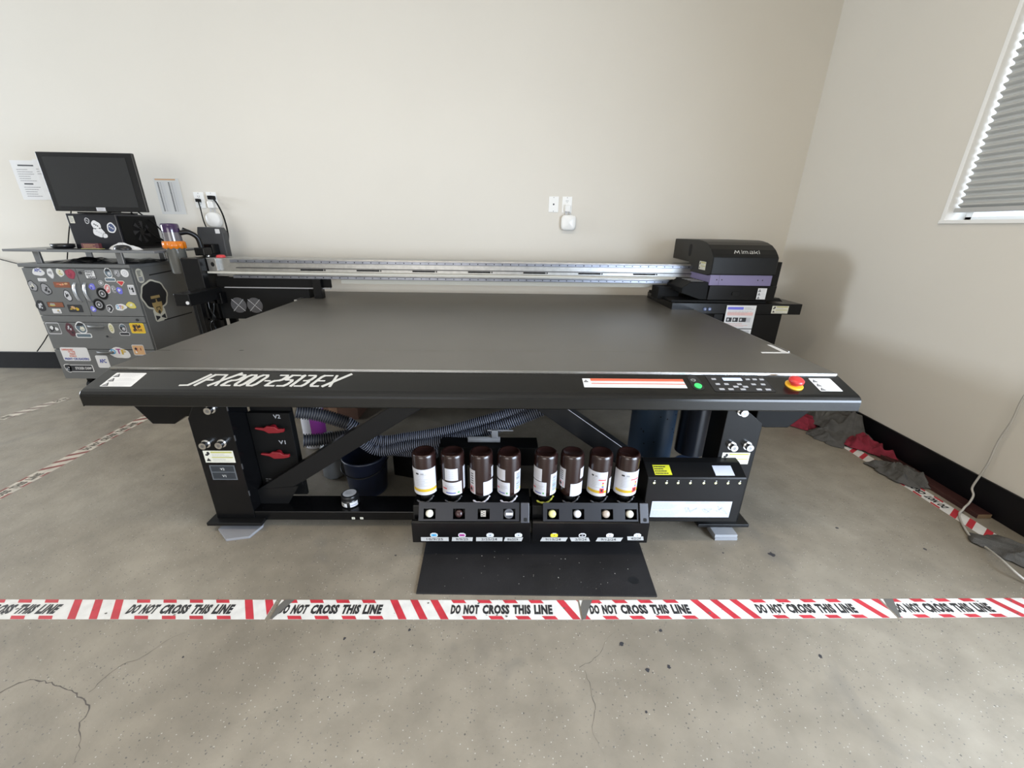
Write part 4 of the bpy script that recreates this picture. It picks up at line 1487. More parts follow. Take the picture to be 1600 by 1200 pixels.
M_SPW = mat('dried_white_ink', (0.58, 0.56, 0.62), 0.4)
M_SPY = mat('dried_yellow_ink', (0.28, 0.28, 0.03), 0.4)
M_SPG = mat('wet_black_ink', (0.05, 0.05, 0.055), 0.2)
bots = [
    ('dark brown ink bottle with full white label and yellow band, leftmost of the row', [(-170, -20, 0.270, 0.388, 'yellow')], M_SPG),
    ('brown ink bottle with blank square sticker above a white label, second from left', [(-125, -60, 0.338, 0.392, 'blank'), (-150, -40, 0.270, 0.330, 'logo'), (-28, -5, 0.285, 0.39, 'text')], M_SPG),
    ('brown ink bottle with a narrow red hazard label on its left, above white ink splashes', [(-160, -118, 0.272, 0.382, 'hazard'), (-78, -18, 0.268, 0.332, 'text'), (-30, -8, 0.34, 0.39, 'blank')], M_SPW),
    ('brown ink bottle just left of the gap with a bar code on its right', [(-172, -108, 0.338, 0.388, 'blank'), (-165, -85, 0.268, 0.330, 'logo'), (-62, -15, 0.275, 0.378, 'barcode')], M_SPW),
    ('brown ink bottle just right of the gap with yellow ink splash under it', [(-172, -112, 0.335, 0.392, 'blank'), (-168, -88, 0.268, 0.332, 'logo'), (-68, -18, 0.270, 0.368, 'barcode')], M_SPY),
    ('brown ink bottle with plain white label at its lower right, third from right', [(-178, -128, 0.30, 0.388, 'hazard'), (-100, -25, 0.268, 0.326, 'text'), (-52, -20, 0.345, 0.392, 'blank')], M_SPG),
    ('brown ink bottle with coloured dots and red hazard diamond, second from right', [(-176, -62, 0.268, 0.380, 'yellowred'), (-48, -22, 0.275, 0.345, 'text')], M_SPG),
    ('rightmost brown ink bottle with wide white label and ochre band', [(-172, -25, 0.270, 0.382, 'yellowred')], M_SPG)]
for x, (lab, mk, sp) in zip(BXC, bots):
    bottle(x, lab, mk, sp)

# small jar on the lower beam
jc = (-0.698, 1.513, 0.086)
j = thing('ink_jar', 'small black jar with white lid label standing on the lower front beam', 'jar', (jc[0], 1.56, 0.086))
m = MB(); m.lathe([(0.0, 0.086), (0.036, 0.086), (0.038, 0.090), (0.038, 0.120), (0.034, 0.124)], (jc[0], 1.56, 0), mat('black_jar', (0.01, 0.01, 0.011), 0.3)); m.patch((jc[0], 1.56), 0.0384, -170, -95, 0.092, 0.112, M_PAPER); m.patch((jc[0], 1.56), 0.0384, -75, -20, 0.092, 0.116, M_PAPER)
m.patch((jc[0], 1.56), 0.0387, -130, -120, 0.098, 0.108, M_INK, 2); m.patch((jc[0], 1.56), 0.0387, -165, -100, 0.095, 0.0962, M_GREY); m.patch((jc[0], 1.56), 0.0387, -70, -30, 0.100, 0.102, M_BLUE)
m.build('body', j)
m = MB(); m.lathe([(0.036, 0.122), (0.0375, 0.124), (0.0375, 0.140), (0.035, 0.143), (0.0, 0.143)], (jc[0], 1.56, 0), MATS['black_jar'])
lidp = PL((jc[0], 1.56, 0.143), (1, 0, 0), (0, 1, 0))
m.disc(lidp, 0, 0, 0.029, 0.029, M_LG, 0.0006, 28)
m.lines(lidp, -0.018, -0.012, 0.034, 0.026, 4, M_GREY, 0.001, 0.4, 3)
m.build('lid', j)

# wedges under the feet
m = MB()
m.prism([(-1.262, 1.475), (-1.19, 1.412), (-1.10, 1.430), (-1.08, 1.50), (-1.12, 1.60), (-1.26, 1.60)], 'z', 0.0, 0.012, mat('grey_shim', (0.20, 0.20, 0.21), 0.6))
tag(m.build('floor_shim', bevel=0.002), 'flat grey shim under the left front foot of the printer', 'shim')
m = MB()
m.box(0.930, 1.030, 1.424, 1.50, 0.0, 0.014, mat('blue_grey_block', (0.22, 0.23, 0.25), 0.6))
tag(m.build('floor_shim', bevel=0.001), 'lower grey block of the two stacked below the right front foot', 'shim', 'shims under the right foot')
m = MB()
m.box(0.928, 1.028, 1.426, 1.50, 0.0145, 0.029, mat('blue_grey_block_top', (0.27, 0.28, 0.30), 0.6))
tag(m.build('floor_shim', bevel=0.001), 'upper grey block of the two stacked below the right front foot', 'shim', 'shims under the right foot')

# things stored under the printer
def lathe_thing(name, prof, c, mt, label, cat, extra=None):
    mb = MB(); mb.lathe(prof, c, mt)
    return tag(mb.build(name), label, cat)


bk = thing('waste_bin', 'dark navy plastic bin standing under the printer left of the ink bottles', 'bin', (-0.70, 1.80, 0))
m = MB(); m.lathe([(0.0, 0.0), (0.090, 0.0), (0.093, 0.01), (0.107, 0.19), (0.112, 0.195), (0.112, 0.205), (0.104, 0.205), (0.090, 0.02), (0, 0.02)], (-0.70, 1.80, 0), mat('navy_plastic', (0.006, 0.009, 0.022), 0.4))
m.build('bucket', bk)
m = MB(); m.tube(curve_pts([(-0.815, 1.80, 0.185), (-0.79, 1.72, 0.15), (-0.70, 1.685, 0.13), (-0.61, 1.72, 0.15), (-0.585, 1.80, 0.185)], 6), 0.003, M_BLK2, 6); m.build('handle', bk)
JX, JY = -0.921, 1.858+0.06
jg = thing('plastic_jug', 'translucent grey plastic jug behind the left diagonal brace', 'jug', (JX, JY, 0))
m = MB(); m.lathe([(0.0, 0.0), (0.045, 0.0), (0.056, 0.015), (0.058, 0.16), (0.045, 0.20), (0.02, 0.22), (0.02, 0.24), (0, 0.24)], (JX, JY, 0), mat('smoky_plastic', (0.16, 0.165, 0.17), 0.4)); m.build('body', jg)
m = MB(); m.cyl((JX, JY, 0.235), (JX, JY, 0.255), 0.025, M_GREY); m.build('cap', jg)
pb_ = thing('spray_bottle', 'white bottle with magenta label behind the valve panel', 'bottle', (-1.16, 2.25, 0))
m = MB(); m.lathe([(0.0, 0.0), (0.062, 0.0), (0.066, 0.01), (0.066, 0.26), (0.055, 0.31), (0.022, 0.35), (0.022, 0.38), (0, 0.38)], (-1.16, 2.25, 0), mat('white_bottle', (0.62, 0.62, 0.68), 0.4)); m.build('body', pb_)
m = MB(); m.patch((-1.16, 2.25), 0.0668, -80, 10, 0.08, 0.245, mat('magenta_label', (0.36, 0.05, 0.36), 0.5)); m.build('bottle_label', pb_, label='magenta label')
m = MB(); m.cyl((-1.16, 2.25, 0.375), (-1.16, 2.25, 0.41), 0.026, M_PAPER); m.build('cap', pb_)
bxm = thing('cardboard_box', 'brown cardboard box on the floor behind the left printer leg', 'box', (-1.12, 2.72, 0))
m = MB(); m.box(-1.36, -1.02, 2.6, 2.9, 0.0, 0.30, mat('cardboard_brown', (0.14, 0.07, 0.045), 0.8, var=0.1)); m.build('carton', bxm, bevel=0.003)
m = MB(); m.box(-1.22, -1.16, 2.597, 2.902, 0.0, 0.302, mat('brown_tape', (0.22, 0.12, 0.07), 0.4)); m.build('packing_tape', bxm)
tb = thing('storage_tray', 'blue-grey shallow tray on the floor under the grey hoses', 'tray', (-0.42, 2.0, 0.0))
m = MB(); m.prism([(-0.60, 1.92), (-0.36, 1.85), (-0.26, 2.05), (-0.52, 2.12)], 'z', 0.0, 0.14, M_BLK); m.build('tray_body', tb, bevel=0.003)
m = MB(); m.prism([(-0.60, 1.92), (-0.36, 1.85), (-0.26, 2.05), (-0.52, 2.12)], 'z', 0.141, 0.147, mat('slate_lid', (0.07, 0.085, 0.10), 0.4)); m.build('lid', tb)

# ------------------------------------------------------------------ sticker covered cabinet
CX0, CX1, CY0, CY1, CZ0, CZ1 = -3.440, -2.678, 3.05, 3.55, 0.113, 0.985
M_CAB = mat('grey_cabinet_paint', (0.135, 0.135, 0.13), 0.42, spec=0.5, bump=0.02, bscale=200)
M_CAB2 = mat('grey_cabinet_front', (0.125, 0.128, 0.127), 0.45)
CAB = thing('rolling_cabinet', 'grey metal rolling cabinet covered in stickers left of the printer', 'cabinet', ((CX0+CX1)/2, (CY0+CY1)/2, 0))
m = MB()
m.box(CX0, CX1, CY0+0.018, CY1, CZ0, CZ1-0.025, M_CAB)
body = m.build('cabinet_body', CAB, bevel=0.003)
m = MB(); m.box(CX0-0.012, CX1+0.006, CY0-0.004, CY1, CZ1-0.025, CZ1, M_CAB2); ct = m.build('cabinet_top', CAB, bevel=0.003)
m = MB()
for p, q in (((-2.677, 3.197, 0.897), (-2.677, 3.578, 0.913)), ((-2.677, 3.216, 0.553), (-2.677, 3.519, 0.554))):
    m.poly([(CX1+0.001, p[1], p[2]-0.004), (CX1+0.001, min(q[1], CY1-0.01), q[2]-0.004), (CX1+0.001, min(q[1], CY1-0.01), q[2]+0.004), (CX1+0.001, p[1], p[2]+0.004)], M_HOLE)
m.build('side_seams', body)
CF = PL((0, CY0, 0), (1, 0, 0), (0, 0, 1))
zd0, zd1 = 0.615, 0.953
xm = -3.062


def front(name, x0, x1, z0, z1):
    mb = MB(); mb.box(x0, x1, CY0, CY0+0.018, z0, z1, M_CAB2)
    return mb.build(name, CAB, bevel=0.002)


dl = front('door', CX0+0.004, xm-0.002, zd0, zd1)
dr = front('door', xm+0.002, CX1-0.004, zd0, zd1)
rl = front('front_rail', CX0+0.004, CX1-0.004, 0.566, 0.611)
dw1 = front('drawer', CX0+0.004, CX1-0.004, 0.358, 0.562)
dw2 = front('drawer', CX0+0.004, CX1-0.004, 0.118, 0.353)
M_HND = mat('satin_handle', (0.55, 0.57, 0.60), 0.3, metal=0.8)


def bow_handle(p0, p1, parent, depth=0.028, w=0.018, m_=None):
    m_ = m_ or M_HND
    p0, p1 = Vector(p0), Vector(p1)
    N = 9
    ax = (p1-p0)
    pts = [p0+ax*i/N+Vector((0, -depth*math.sin(math.pi*i/N)**0.6, 0)) for i in range(N+1)]
    mb = MB()
    side = ax.normalized().cross(Vector((0, 1, 0)))*(w/2)
    vs = []
    for p in pts:
        vs += [p-side, p+side, p+side+Vector((0, 0.006, 0)), p-side+Vector((0, 0.006, 0))]
    mb.add(vs, [(i*4+a, i*4+(a+1) % 4, i*4+4+(a+1) % 4, i*4+4+a) for i in range(N) for a in range(4)]+[(3, 2, 1, 0), (N*4, N*4+1, N*4+2, N*4+3)], m_, True)
    return mb.build('handle', parent)


bow_handle((-3.098, CY0, 0.857), (-3.098, CY0, 0.715), dl, 0.028)
bow_handle((-3.026, CY0, 0.857), (-3.026, CY0, 0.715), dr)
bow_handle((-3.125, CY0, 0.535), (-3.000, CY0, 0.535), dw1, 0.024, 0.022, M_CAB2)
bow_handle((-3.125, CY0, 0.335), (-2.990, CY0, 0.335), dw2, 0.024, 0.018, M_CAB2)
m = MB(); m.cyl((-2.738, CY0, 0.588), (-2.738, CY0-0.004, 0.588), 0.010, M_INK, n=14); m.build('lock', rl)
m = MB(); m.cyl((-3.035, CY0, 0.925), (-3.035, CY0-0.004, 0.925), 0.010, M_INK, n=14); m.build('lock', dr)
m = MB(); m.cyl((-3.0, CY0, 0.460), (-3.0, CY0-0.004, 0.460), 0.007, M_INK, n=14); m.build('lock', dw1)
for x in (CX0+0.13, CX1-0.06):
    for y in (CY0+0.07, CY1-0.07):
        m = MB()
        m.cyl((x-0.013, y, 0.045), (x+0.013, y, 0.045), 0.045, M_DARK, n=24)
        m.box(x-0.02, x+0.02, y-0.02, y+0.03, 0.06, CZ0, M_BLK)
        m.build('caster', CAB)

R0 = random.Random(77)


def blob(cx, cy_, rx, ry, seed, n=22, amp=0.18):
    R = random.Random(seed)
    ph = [R.uniform(0, 6.28) for _ in range(4)]
    out = []
    for i in range(n):
        t = 2*math.pi*i/n
        k = 1+amp*(0.5*math.sin(2*t+ph[0])+0.35*math.sin(3*t+ph[1])+0.3*math.sin(5*t+ph[2]))
        out.append((cx+rx*k*math.cos(t), cy_+ry*k*math.sin(t)))
    return out


def sticker(parent, c, w, h, kind, cols, txt=None, pl=CF, seed=1, label=None):
    """c: centre on the cabinet front (x, z)"""
    mb = MB()
    x, z = (c[0], c[2]) if pl is CF else (c[1], c[2])
    bd, inn = cols[0], cols[1]
    ex = cols[2:] or (M_INK,)
    R = random.Random(seed)
    if kind == 'rect':
        mb.rrect(pl, x-w/2, z-h/2, w, h, bd, 0.0006, 0.12)
        mb.rrect(pl, x-w*0.46, z-h*0.42, w*0.92, h*0.84, inn, 0.0010, 0.10)
        for i in range(5):
            mb.shape(pl, blob(x+w*R.uniform(-.28, .28), z+h*R.uniform(-.2, .2), w*R.uniform(.05, .14), h*R.uniform(.08, .2), seed*9+i), ex[i % len(ex)], 0.0013+i*0.0001)
    elif kind == 'blob':
        mb.shape(pl, blob(x, z, w/2, h/2, seed), bd, 0.0006)
        mb.shape(pl, blob(x, z, w*0.42, h*0.42, seed), inn, 0.0010)
        for i in range(6):
            mb.shape(pl, blob(x+w*R.uniform(-.2, .2), z+h*R.uniform(-.22, .22), w*R.uniform(.05, .13), h*R.uniform(.05, .13), seed*9+i), ex[i % len(ex)], 0.0013+i*0.0001)
    elif kind == 'disc':
        mb.disc(pl, x, z, w/2, h/2, bd, 0.0006)
        mb.disc(pl, x, z, w*0.42, h*0.42, inn, 0.0010)
        for i in range(3):
            mb.disc(pl, x, z, w*(0.3-0.1*i), h*(0.3-0.1*i), ex[i % len(ex)], 0.0013+i*0.0002)
    elif kind == 'head':       # smiling capped ape head on a name banner
        mb.shape(pl, blob(x, z+h*0.12, w*0.36, h*0.36, 5, amp=0.10), bd, 0.0006)
        mb.rrect(pl, x-w*0.5, z-h*0.5, w, h*0.28, bd, 0.0007, 0.3)
        mb.shape(pl, blob(x, z+h*0.12, w*0.30, h*0.30, 5, amp=0.10), inn, 0.0010)
        mb.rrect(pl, x-w*0.44, z-h*0.45, w*0.88, h*0.18, inn, 0.0011, 0.3)
        mb.shape(pl, [(x-w*0.30, z+h*0.24), (x-w*0.05, z+h*0.42), (x+w*0.22, z+h*0.38), (x+w*0.16, z+h*0.26), (x-w*0.1, z+h*0.22)], ex[0], 0.0014)
        mb.disc(pl, x+w*0.06, z+h*0.04, w*0.15, h*0.13, ex[-1], 0.0014, 14)
        mb.disc(pl, x+w*0.0, z+h*0.16, w*0.05, h*0.035, ex[-1], 0.0015, 10)
        mb.disc(pl, x+w*0.13, z+h*0.16, w*0.05, h*0.035, ex[-1], 0.0015, 10)
        mb.rect(pl, x-w*0.04, z-h*0.02, w*0.18, h*0.03, inn, 0.0017)
    elif kind == 'shield':
        mb.shape(pl, [(x-w/2, z+h*0.25), (x-w*0.35, z+h/2), (x+w*0.35, z+h/2), (x+w/2, z+h*0.25), (x, z-h/2)], bd, 0.0006)
        mb.shape(pl, [(x-w*.4, z+h*0.22), (x-w*0.30, z+h*.4), (x+w*0.30, z+h*.4), (x+w*.4, z+h*0.22), (x, z-h*.36)], inn, 0.0010)
    if txt:
        n = len(txt)
        for i, (s_, a, b_, ww, hh_, mt) in enumerate(txt):
            mb.text(pl, s_, x+w*a, z+h*b_, w*ww, h*hh_, mt, 0.0022, 0.03)
    return mb.build('sticker', parent, label=label)


W_, K_, G_ = M_PAPER, M_INK, M_GREY
sticker(dl, (-3.327, 3.05, 0.927), 0.078, 0.060, 'blob', (W_, W_, W_), [('APC', -0.30, 0.0, 0.6, 0.42, M_BLUE)], seed=3, label='white APC sticker')
sticker(dl, (-3.321, 3.05, 0.873), 0.060, 0.022, 'rect', (W_, W_, M_LG))
sticker(dl, (-3.245, 3.05, 0.919), 0.050, 0.066, 'blob', (M_LG, W_, M_GREY), seed=6)
sticker(dl, (-3.176, 3.05, 0.924), 0.050, 0.060, 'blob', (W_, M_CREAM, M_OLIVE), seed=7)
sticker(dl, (-3.107, 3.05, 0.916), 0.064, 0.075, 'blob', (mat('sticker_maroon', (0.22, 0.02, 0.05), 0.5), mat('sticker_crimson', (0.30, 0.03, 0.06), 0.5), MATS['sticker_maroon']), seed=8)
sticker(dl, (-3.406, 3.05, 0.827), 0.062, 0.080, 'blob', (K_, G_, K_, M_CREAM), seed=9)
sticker(dl, (-3.32, 3.05, 0.806), 0.075, 0.085, 'blob', (K_, G_, K_), seed=10)
sticker(dl, (-3.194, 3.05, 0.839), 0.115, 0.040, 'rect', (M_BROWN, M_BROWN, M_TAN, M_ORED), seed=11)
sticker(dl, (-3.182, 3.05, 0.762), 0.052, 0.085, 'blob', (K_, M_LG, K_), seed=12)
sticker(dl, (-3.404, 3.05, 0.685), 0.062, 0.090, 'blob', (K_, M_INK, M_LG), seed=13)
sticker(dl, (-3.294, 3.05, 0.695), 0.120, 0.040, 'rect', (M_INK, M_BROWN, M_GREY, M_OLIVE), seed=14)
sticker(dl, (-3.302, 3.05, 0.648), 0.062, 0.034, 'rect', (W_, W_, M_OCH, M_GREY), seed=15)
sticker(dl, (-3.161, 3.05, 0.669), 0.105, 0.056, 'rect', (K_, K_, M_OCH, M_TAN, M_OCH), seed=16)
sticker(dr, (-2.969, 3.05, 0.914), 0.072, 0.066, 'rect', (K_, W_, W_), [('PRINT', -.42, .16, .8, .22, K_), ("ISN'T", -.36, -.12, .6, .22, K_), ('DEAD', -.25, -.40, .7, .22, K_)], seed=17, label="sticker reading PRINT ISN'T DEAD")
sticker(dr, (-2.838, 3.05, 0.915), 0.075, 0.098, 'head', (W_, mat('sticker_teal_grey', (0.10, 0.14, 0.17), 0.5), K_, M_LG), seed=18)
sticker(dr, (-2.776, 3.05, 0.925), 0.045, 0.045, 'blob', (G_, G_, K_, M_LG), seed=19)
sticker(dr, (-2.722, 3.05, 0.926), 0.056, 0.056, 'disc', (W_, W_, M_LG, W_), seed=20, label='round white sticker')
sticker(dr, (-2.985, 3.05, 0.828), 0.042, 0.050, 'blob', (M_LBLUE, mat('sticker_blue', (0.18, 0.18, 0.65), 0.5), M_BLUE, W_), seed=21)
sticker(dr, (-2.912, 3.05, 0.856), 0.035, 0.035, 'disc', (W_, K_, M_LG), seed=22)
sticker(dr, (-2.88, 3.05, 0.816), 0.046, 0.068, 'blob', (W_, mat('sticker_salmon', (0.55, 0.18, 0.18), 0.5), W_), seed=23)
sticker(dr, (-2.772, 3.05, 0.853), 0.058, 0.040, 'shield', (M_CREAM, M_RED), seed=24, label='small red shield sticker')
sticker(dr, (-2.798, 3.05, 0.803), 0.040, 0.052, 'blob', (MATS['sticker_blue'], M_LBLUE, W_), seed=25)
sticker(dr, (-2.836, 3.05, 0.812), 0.038, 0.050, 'blob', (G_, M_GREY, K_, M_LG), seed=26)
sticker(dr, (-2.709, 3.05, 0.809), 0.046, 0.070, 'rect', (W_, M_LG, K_), seed=27)
sticker(dr, (-2.929, 3.05, 0.779), 0.084, 0.090, 'disc', (K_, M_BLK2, M_GREY, K_, M_LG), seed=28)
sticker(dr, (-2.979, 3.05, 0.699), 0.084, 0.090, 'disc', (K_, M_BLK2, M_GREY, K_, M_LG), seed=29)
sticker(dr, (-3.032, 3.05, 0.666), 0.040, 0.042, 'blob', (M_LBLUE, MATS['sticker_blue'], W_), seed=30)
sticker(dr, (-2.91, 3.05, 0.672), 0.048, 0.058, 'blob', (W_, K_, M_LG), seed=31)
sticker(dr, (-2.828, 3.05, 0.682), 0.080, 0.052, 'blob', (W_, W_, W_), [('D', -.34, -.2, .2, .5, M_CYAN), ('T', -.12, -.25, .22, .5, M_MAG), ('F', .1, -.3, .2, .5, M_OCH)], seed=32)
sticker(dr, (-2.749, 3.05, 0.697), 0.068, 0.045, 'blob', (M_YEL, mat('sticker_pale_yellow', (0.55, 0.50, 0.16), 0.5), M_CREAM), seed=33)
# first drawer
sticker(dw1, (-3.375, 3.05, 0.518), 0.098, 0.090, 'rect', (M_LG, M_CAB2, K_, W_), seed=34)
sticker(dw1, (-3.256, 3.05, 0.509), 0.062, 0.100, 'blob', (mat('sticker_dark_maroon', (0.08, 0.02, 0.03), 0.5), MATS['sticker_dark_maroon'], K_, M_LG), seed=35)
sticker(dw1, (-3.171, 3.05, 0.51), 0.118, 0.125, 'head', (W_, MATS['sticker_teal_grey'], K_, M_CREAM), seed=36, label='large smiling ape head sticker')
sticker(dw1, (-2.95, 3.05, 0.523), 0.040, 0.078, 'disc', (M_CREAM, M_CREAM, M_OLIVE, M_CREAM), seed=37)
sticker(dw1, (-2.863, 3.05, 0.514), 0.075, 0.092, 'head', (M_LG, K_, MATS['sticker_teal_grey'], M_LG), seed=38)
sticker(dw1, (-2.756, 3.05, 0.525), 0.105, 0.078, 'rect', (M_YEL, mat('sticker_amber', (0.68, 0.40, 0.03), 0.5), K_, M_BROWN), [('AIRA', -.32, .12, .62, .26, K_), ('RAGE', -.30, -.28, .6, .22, K_)], seed=39, label='yellow sticker with black lettering')
# second drawer
sticker(dw2, (-3.288, 3.05, 0.317), 0.205, 0.108, 'rect', (W_, W_, W_),
        [('DEFENDERS', -.44, .27, .42, .13, M_ORED), ('OF THE', -.24, .12, .26, .12, M_ORED), ('PRINT', -.20, -.04, .22, .12, M_ORED), ('WORLD', -.24, -.2, .26, .12, M_ORED), ('PRINT CRUSADERS', -.44, -.43, .88, .17, M_BLUE)], seed=40, label='white PRINT CRUSADERS sticker')
sticker(dw2, (-3.286, 3.05, 0.203), 0.190, 0.058, 'rect', (W_, K_, K_), [('STICKER CHIMP', -.22, -.16, .66, .36, W_)], seed=41, label='black STICKER CHIMP sticker')
sticker(dw2, (-3.382, 3.05, 0.205), 0.060, 0.066, 'blob', (W_, K_, MATS['sticker_teal_grey'], M_LG), seed=42)
sticker(dw2, (-3.101, 3.05, 0.259), 0.092, 0.100, 'rect', (W_, W_, W_), [('APC', -.25, -.1, .56, .32, M_BLUE), ], seed=43, label='white APC sticker')
sticker(dw2, (-2.951, 3.05, 0.33), 0.150, 0.090, 'blob', (W_, W_, W_), [('D', -.40, -.1, .24, .44, M_CYAN), ('T', -.13, -.06, .24, .44, M_MAG), ('F', .12, -.12, .22, .44, M_OCH)], seed=44, label='white sticker with blue, magenta and yellow letters')
sticker(dw2, (-2.799, 3.05, 0.355), 0.090, 0.085, 'rect', (M_LG, M_TAN, M_BROWN, W_, M_ORED, K_), seed=45)

# side stickers
CS = PL((CX1, 0, 0), (0, 1, 0), (0, 0, 1))
m = MB()
sc = (-2.678, 3.116, 0.901)
m.rrect(CS, sc[1]-0.030, sc[2]-0.052, 0.060, 0.104, M_CREAM, 0.0008, 0.48)
m.lines(CS, sc[1]-0.018, sc[2]-0.004, 0.036, 0.042, 4, K_, 0.0012, 0.5, 2)
m.rect(CS, sc[1]-0.018, sc[2]-0.038, 0.036, 0.030, G_, 0.0012)
m.build('sticker', body, label='tall cream sticker with black lettering')
m = MB()
a = (-2.678, 3.194, 0.74)
ax_, az_ = a[1], a[2]
hw, hh_ = 0.115, 0.105


def sun(cx, cz, rx, rz, n=36, amp=0.035):
    return [(cx+rx*(1+amp*math.cos(8*t))*math.cos(t), cz+rz*(1+amp*math.cos(8*t))*math.sin(t)) for t in [2*math.pi*i/n for i in range(n)]]


m.shape(CS, sun(ax_, az_+0.010, hw*1.08, hh_*1.08), M_CREAM, 0.0008)
m.rrect(CS, ax_-0.056, az_-0.188, 0.112, 0.100, M_CREAM, 0.0009, 0.2)
m.shape(CS, sun(ax_, az_+0.010, hw*0.97, hh_*0.96), K_, 0.0012)
m.shape(CS, [(ax_-0.046, az_-0.06), (ax_-0.042, az_+0.006), (ax_+0.042, az_+0.006), (ax_+0.046, az_-0.06), (ax_+0.034, az_-0.112), (ax_+0.012, az_-0.130), (ax_-0.012, az_-0.130), (ax_-0.034, az_-0.112)], mat('sticker_gold', (0.42, 0.30, 0.12), 0.5), 0.0016)
m.rrect(CS, ax_-0.047, az_-0.044, 0.042, 0.030, K_, 0.0020, 0.35)
m.rrect(CS, ax_+0.005, az_-0.044, 0.042, 0.030, K_, 0.0020, 0.35)
m.rect(CS, ax_-0.047, az_-0.020, 0.094, 0.006, K_, 0.0021)
m.rect(CS, ax_-0.018, az_-0.084, 0.036, 0.006, K_, 0.0020)
m.shape(CS, [(ax_-0.020, az_-0.080), (ax_-0.014, az_-0.080), (ax_-0.014, az_-0.105), (ax_-0.020, az_-0.100)], K_, 0.0021)
m.shape(CS, [(ax_+0.020, az_-0.080), (ax_+0.014, az_-0.080), (ax_+0.014, az_-0.105), (ax_+0.020, az_-0.100)], K_, 0.0021)
m.shape(CS, [(ax_-0.014, az_-0.118), (ax_, az_-0.100), (ax_+0.014, az_-0.118), (ax_, az_-0.138)], K_, 0.0021)
m.shape(CS, [(ax_-0.046, az_-0.138), (ax_-0.006, az_-0.152), (ax_-0.006, az_-0.160), (ax_-0.046, az_-0.178)], K_, 0.0021)
m.shape(CS, [(ax_+0.046, az_-0.138), (ax_+0.006, az_-0.152), (ax_+0.006, az_-0.160), (ax_+0.046, az_-0.178)], K_, 0.0021)
m.build('sticker', body, label='large cut-out sticker of a bearded face with afro hair, sunglasses and bow tie')

# crumpled plastic sheet on the cabinet top
m = MB()
R = random.Random(4)
gx, gy = 26, 10
vs = []
for i in range(gx+1):
    for k in range(gy+1):
        x = -3.33+0.70*i/gx
        y = 3.10+0.42*k/gy
        e = min(i, gx-i, k, gy-k)
        vs.append((x+R.uniform(-.008, .008), y, CZ1+0.0015+(0.0 if e == 0 else abs(math.sin(i*0.9+k*1.3)*0.008+R.uniform(0, 0.010)))))
m.add(vs, [(i*(gy+1)+k, (i+1)*(gy+1)+k, (i+1)*(gy+1)+k+1, i*(gy+1)+k+1) for i in range(gx) for k in range(gy)], mat('dark_film', (0.05, 0.05, 0.055), 0.25), True)
tag(m.build('plastic_sheet'), 'crumpled dark plastic sheet lying on top of the sticker cabinet', 'plastic sheet')

# riser shelf
RS_ = thing('riser_shelf', 'thin grey riser shelf on metal legs standing on the cabinet', 'shelf', (-2.9, 3.25, CZ1))
m = MB(); m.box(-3.485, -2.448, 3.02, 3.52, 1.066, 1.082, mat('shelf_grey', (0.16, 0.165, 0.17), 0.35)); m.build('shelf_board', RS_, bevel=0.002)
for (x, y) in ((-3.32, 3.08), (-2.745, 3.08), (-3.32, 3.46), (-2.745, 3.46)):
    m = MB(); m.box(x-0.022, x+0.022, y-0.008, y+0.008, CZ1+0.0005, 1.066, mat('brushed_leg', (0.30, 0.31, 0.33), 0.3, metal=0.9)); m.build('leg', RS_, bevel=0.002)
SZ = 1.082
# monitor
MO = thing('computer_monitor', 'wide black computer monitor standing on the small computer case', 'monitor', (-2.79, 3.22, 1.318))
m = MB(); m.box(-3.105, -2.478, 3.10, 3.120, 1.332, 1.692, mat('monitor_black', (0.006, 0.006, 0.007), 0.25)); mo = m.build('monitor_case', MO, bevel=0.004)
m = MB(); m.box(-3.068, -2.528, 3.0985, 3.1005, 1.362, 1.664, mat('screen_off', (0.022, 0.023, 0.024), 0.22)); m.build('screen', MO, label='dark grey unlit screen')
m = MB(); mp_ = PL((0, 3.10, 0), (1, 0, 0), (0, 0, 1)); m.rect(mp_, -2.82, 1.336, 0.062, 0.022, M_LG, 0.001); m.lines(mp_, -2.810, 1.341, 0.042, 0.012, 2, G_, 0.0014, 0.4, 2); m.build('monitor_badge', mo, label='silver monitor badge')
m = MB(); m.box(-2.85, -2.73, 3.120, 3.17, 1.35, 1.55, MATS['monitor_black']); m.box(-2.82, -2.76, 3.17, 3.22, 1.328, 1.45, MATS['monitor_black']); m.box(-3.0, -2.76, 3.14, 3.36, 1.3185, 1.330, MATS['monitor_black']); m.build('monitor_stand', MO, bevel=0.003)
# computer case
PC = thing('computer_case', 'black computer case with white stickers lying under the monitor', 'computer', (-2.92, 3.3, SZ))
m = MB(); m.box(-3.095, -2.752, 3.15, 3.50, SZ+0.001, 1.318, mat('case_black', (0.010, 0.010, 0.014), 0.3)); pc = m.build('case', PC, bevel=0.004)
PP = PL((0, 3.15, 0), (1, 0, 0), (0, 0, 1))
m = MB(); m.box(-2.752, -2.746, 3.165, 3.49, SZ+0.012, 1.306, M_DARK)
for i in range(1, 7):
    rr = 0.013*i
    m.tube([Vector((-2.745, 3.33+rr*math.cos(t*0.3491), 1.200+rr*math.sin(t*0.3491))) for t in range(19)], 0.0008, M_BLK2, 5, closed_ends=False)
m.cyl((-2.746, 3.33, 1.20), (-2.744, 3.33, 1.20), 0.02, M_BLK2)
for i in range(7):
    t = i*0.8976
    m.poly([(-2.7445, 3.33+0.018*math.cos(t), 1.2+0.018*math.sin(t)), (-2.7445, 3.33+0.075*math.cos(t+0.35), 1.2+0.075*math.sin(t+0.35)), (-2.7445, 3.33+0.075*math.cos(t+0.75), 1.2+0.075*math.sin(t+0.75))], MATS['case_black'])
m.build('fan_panel', PC)
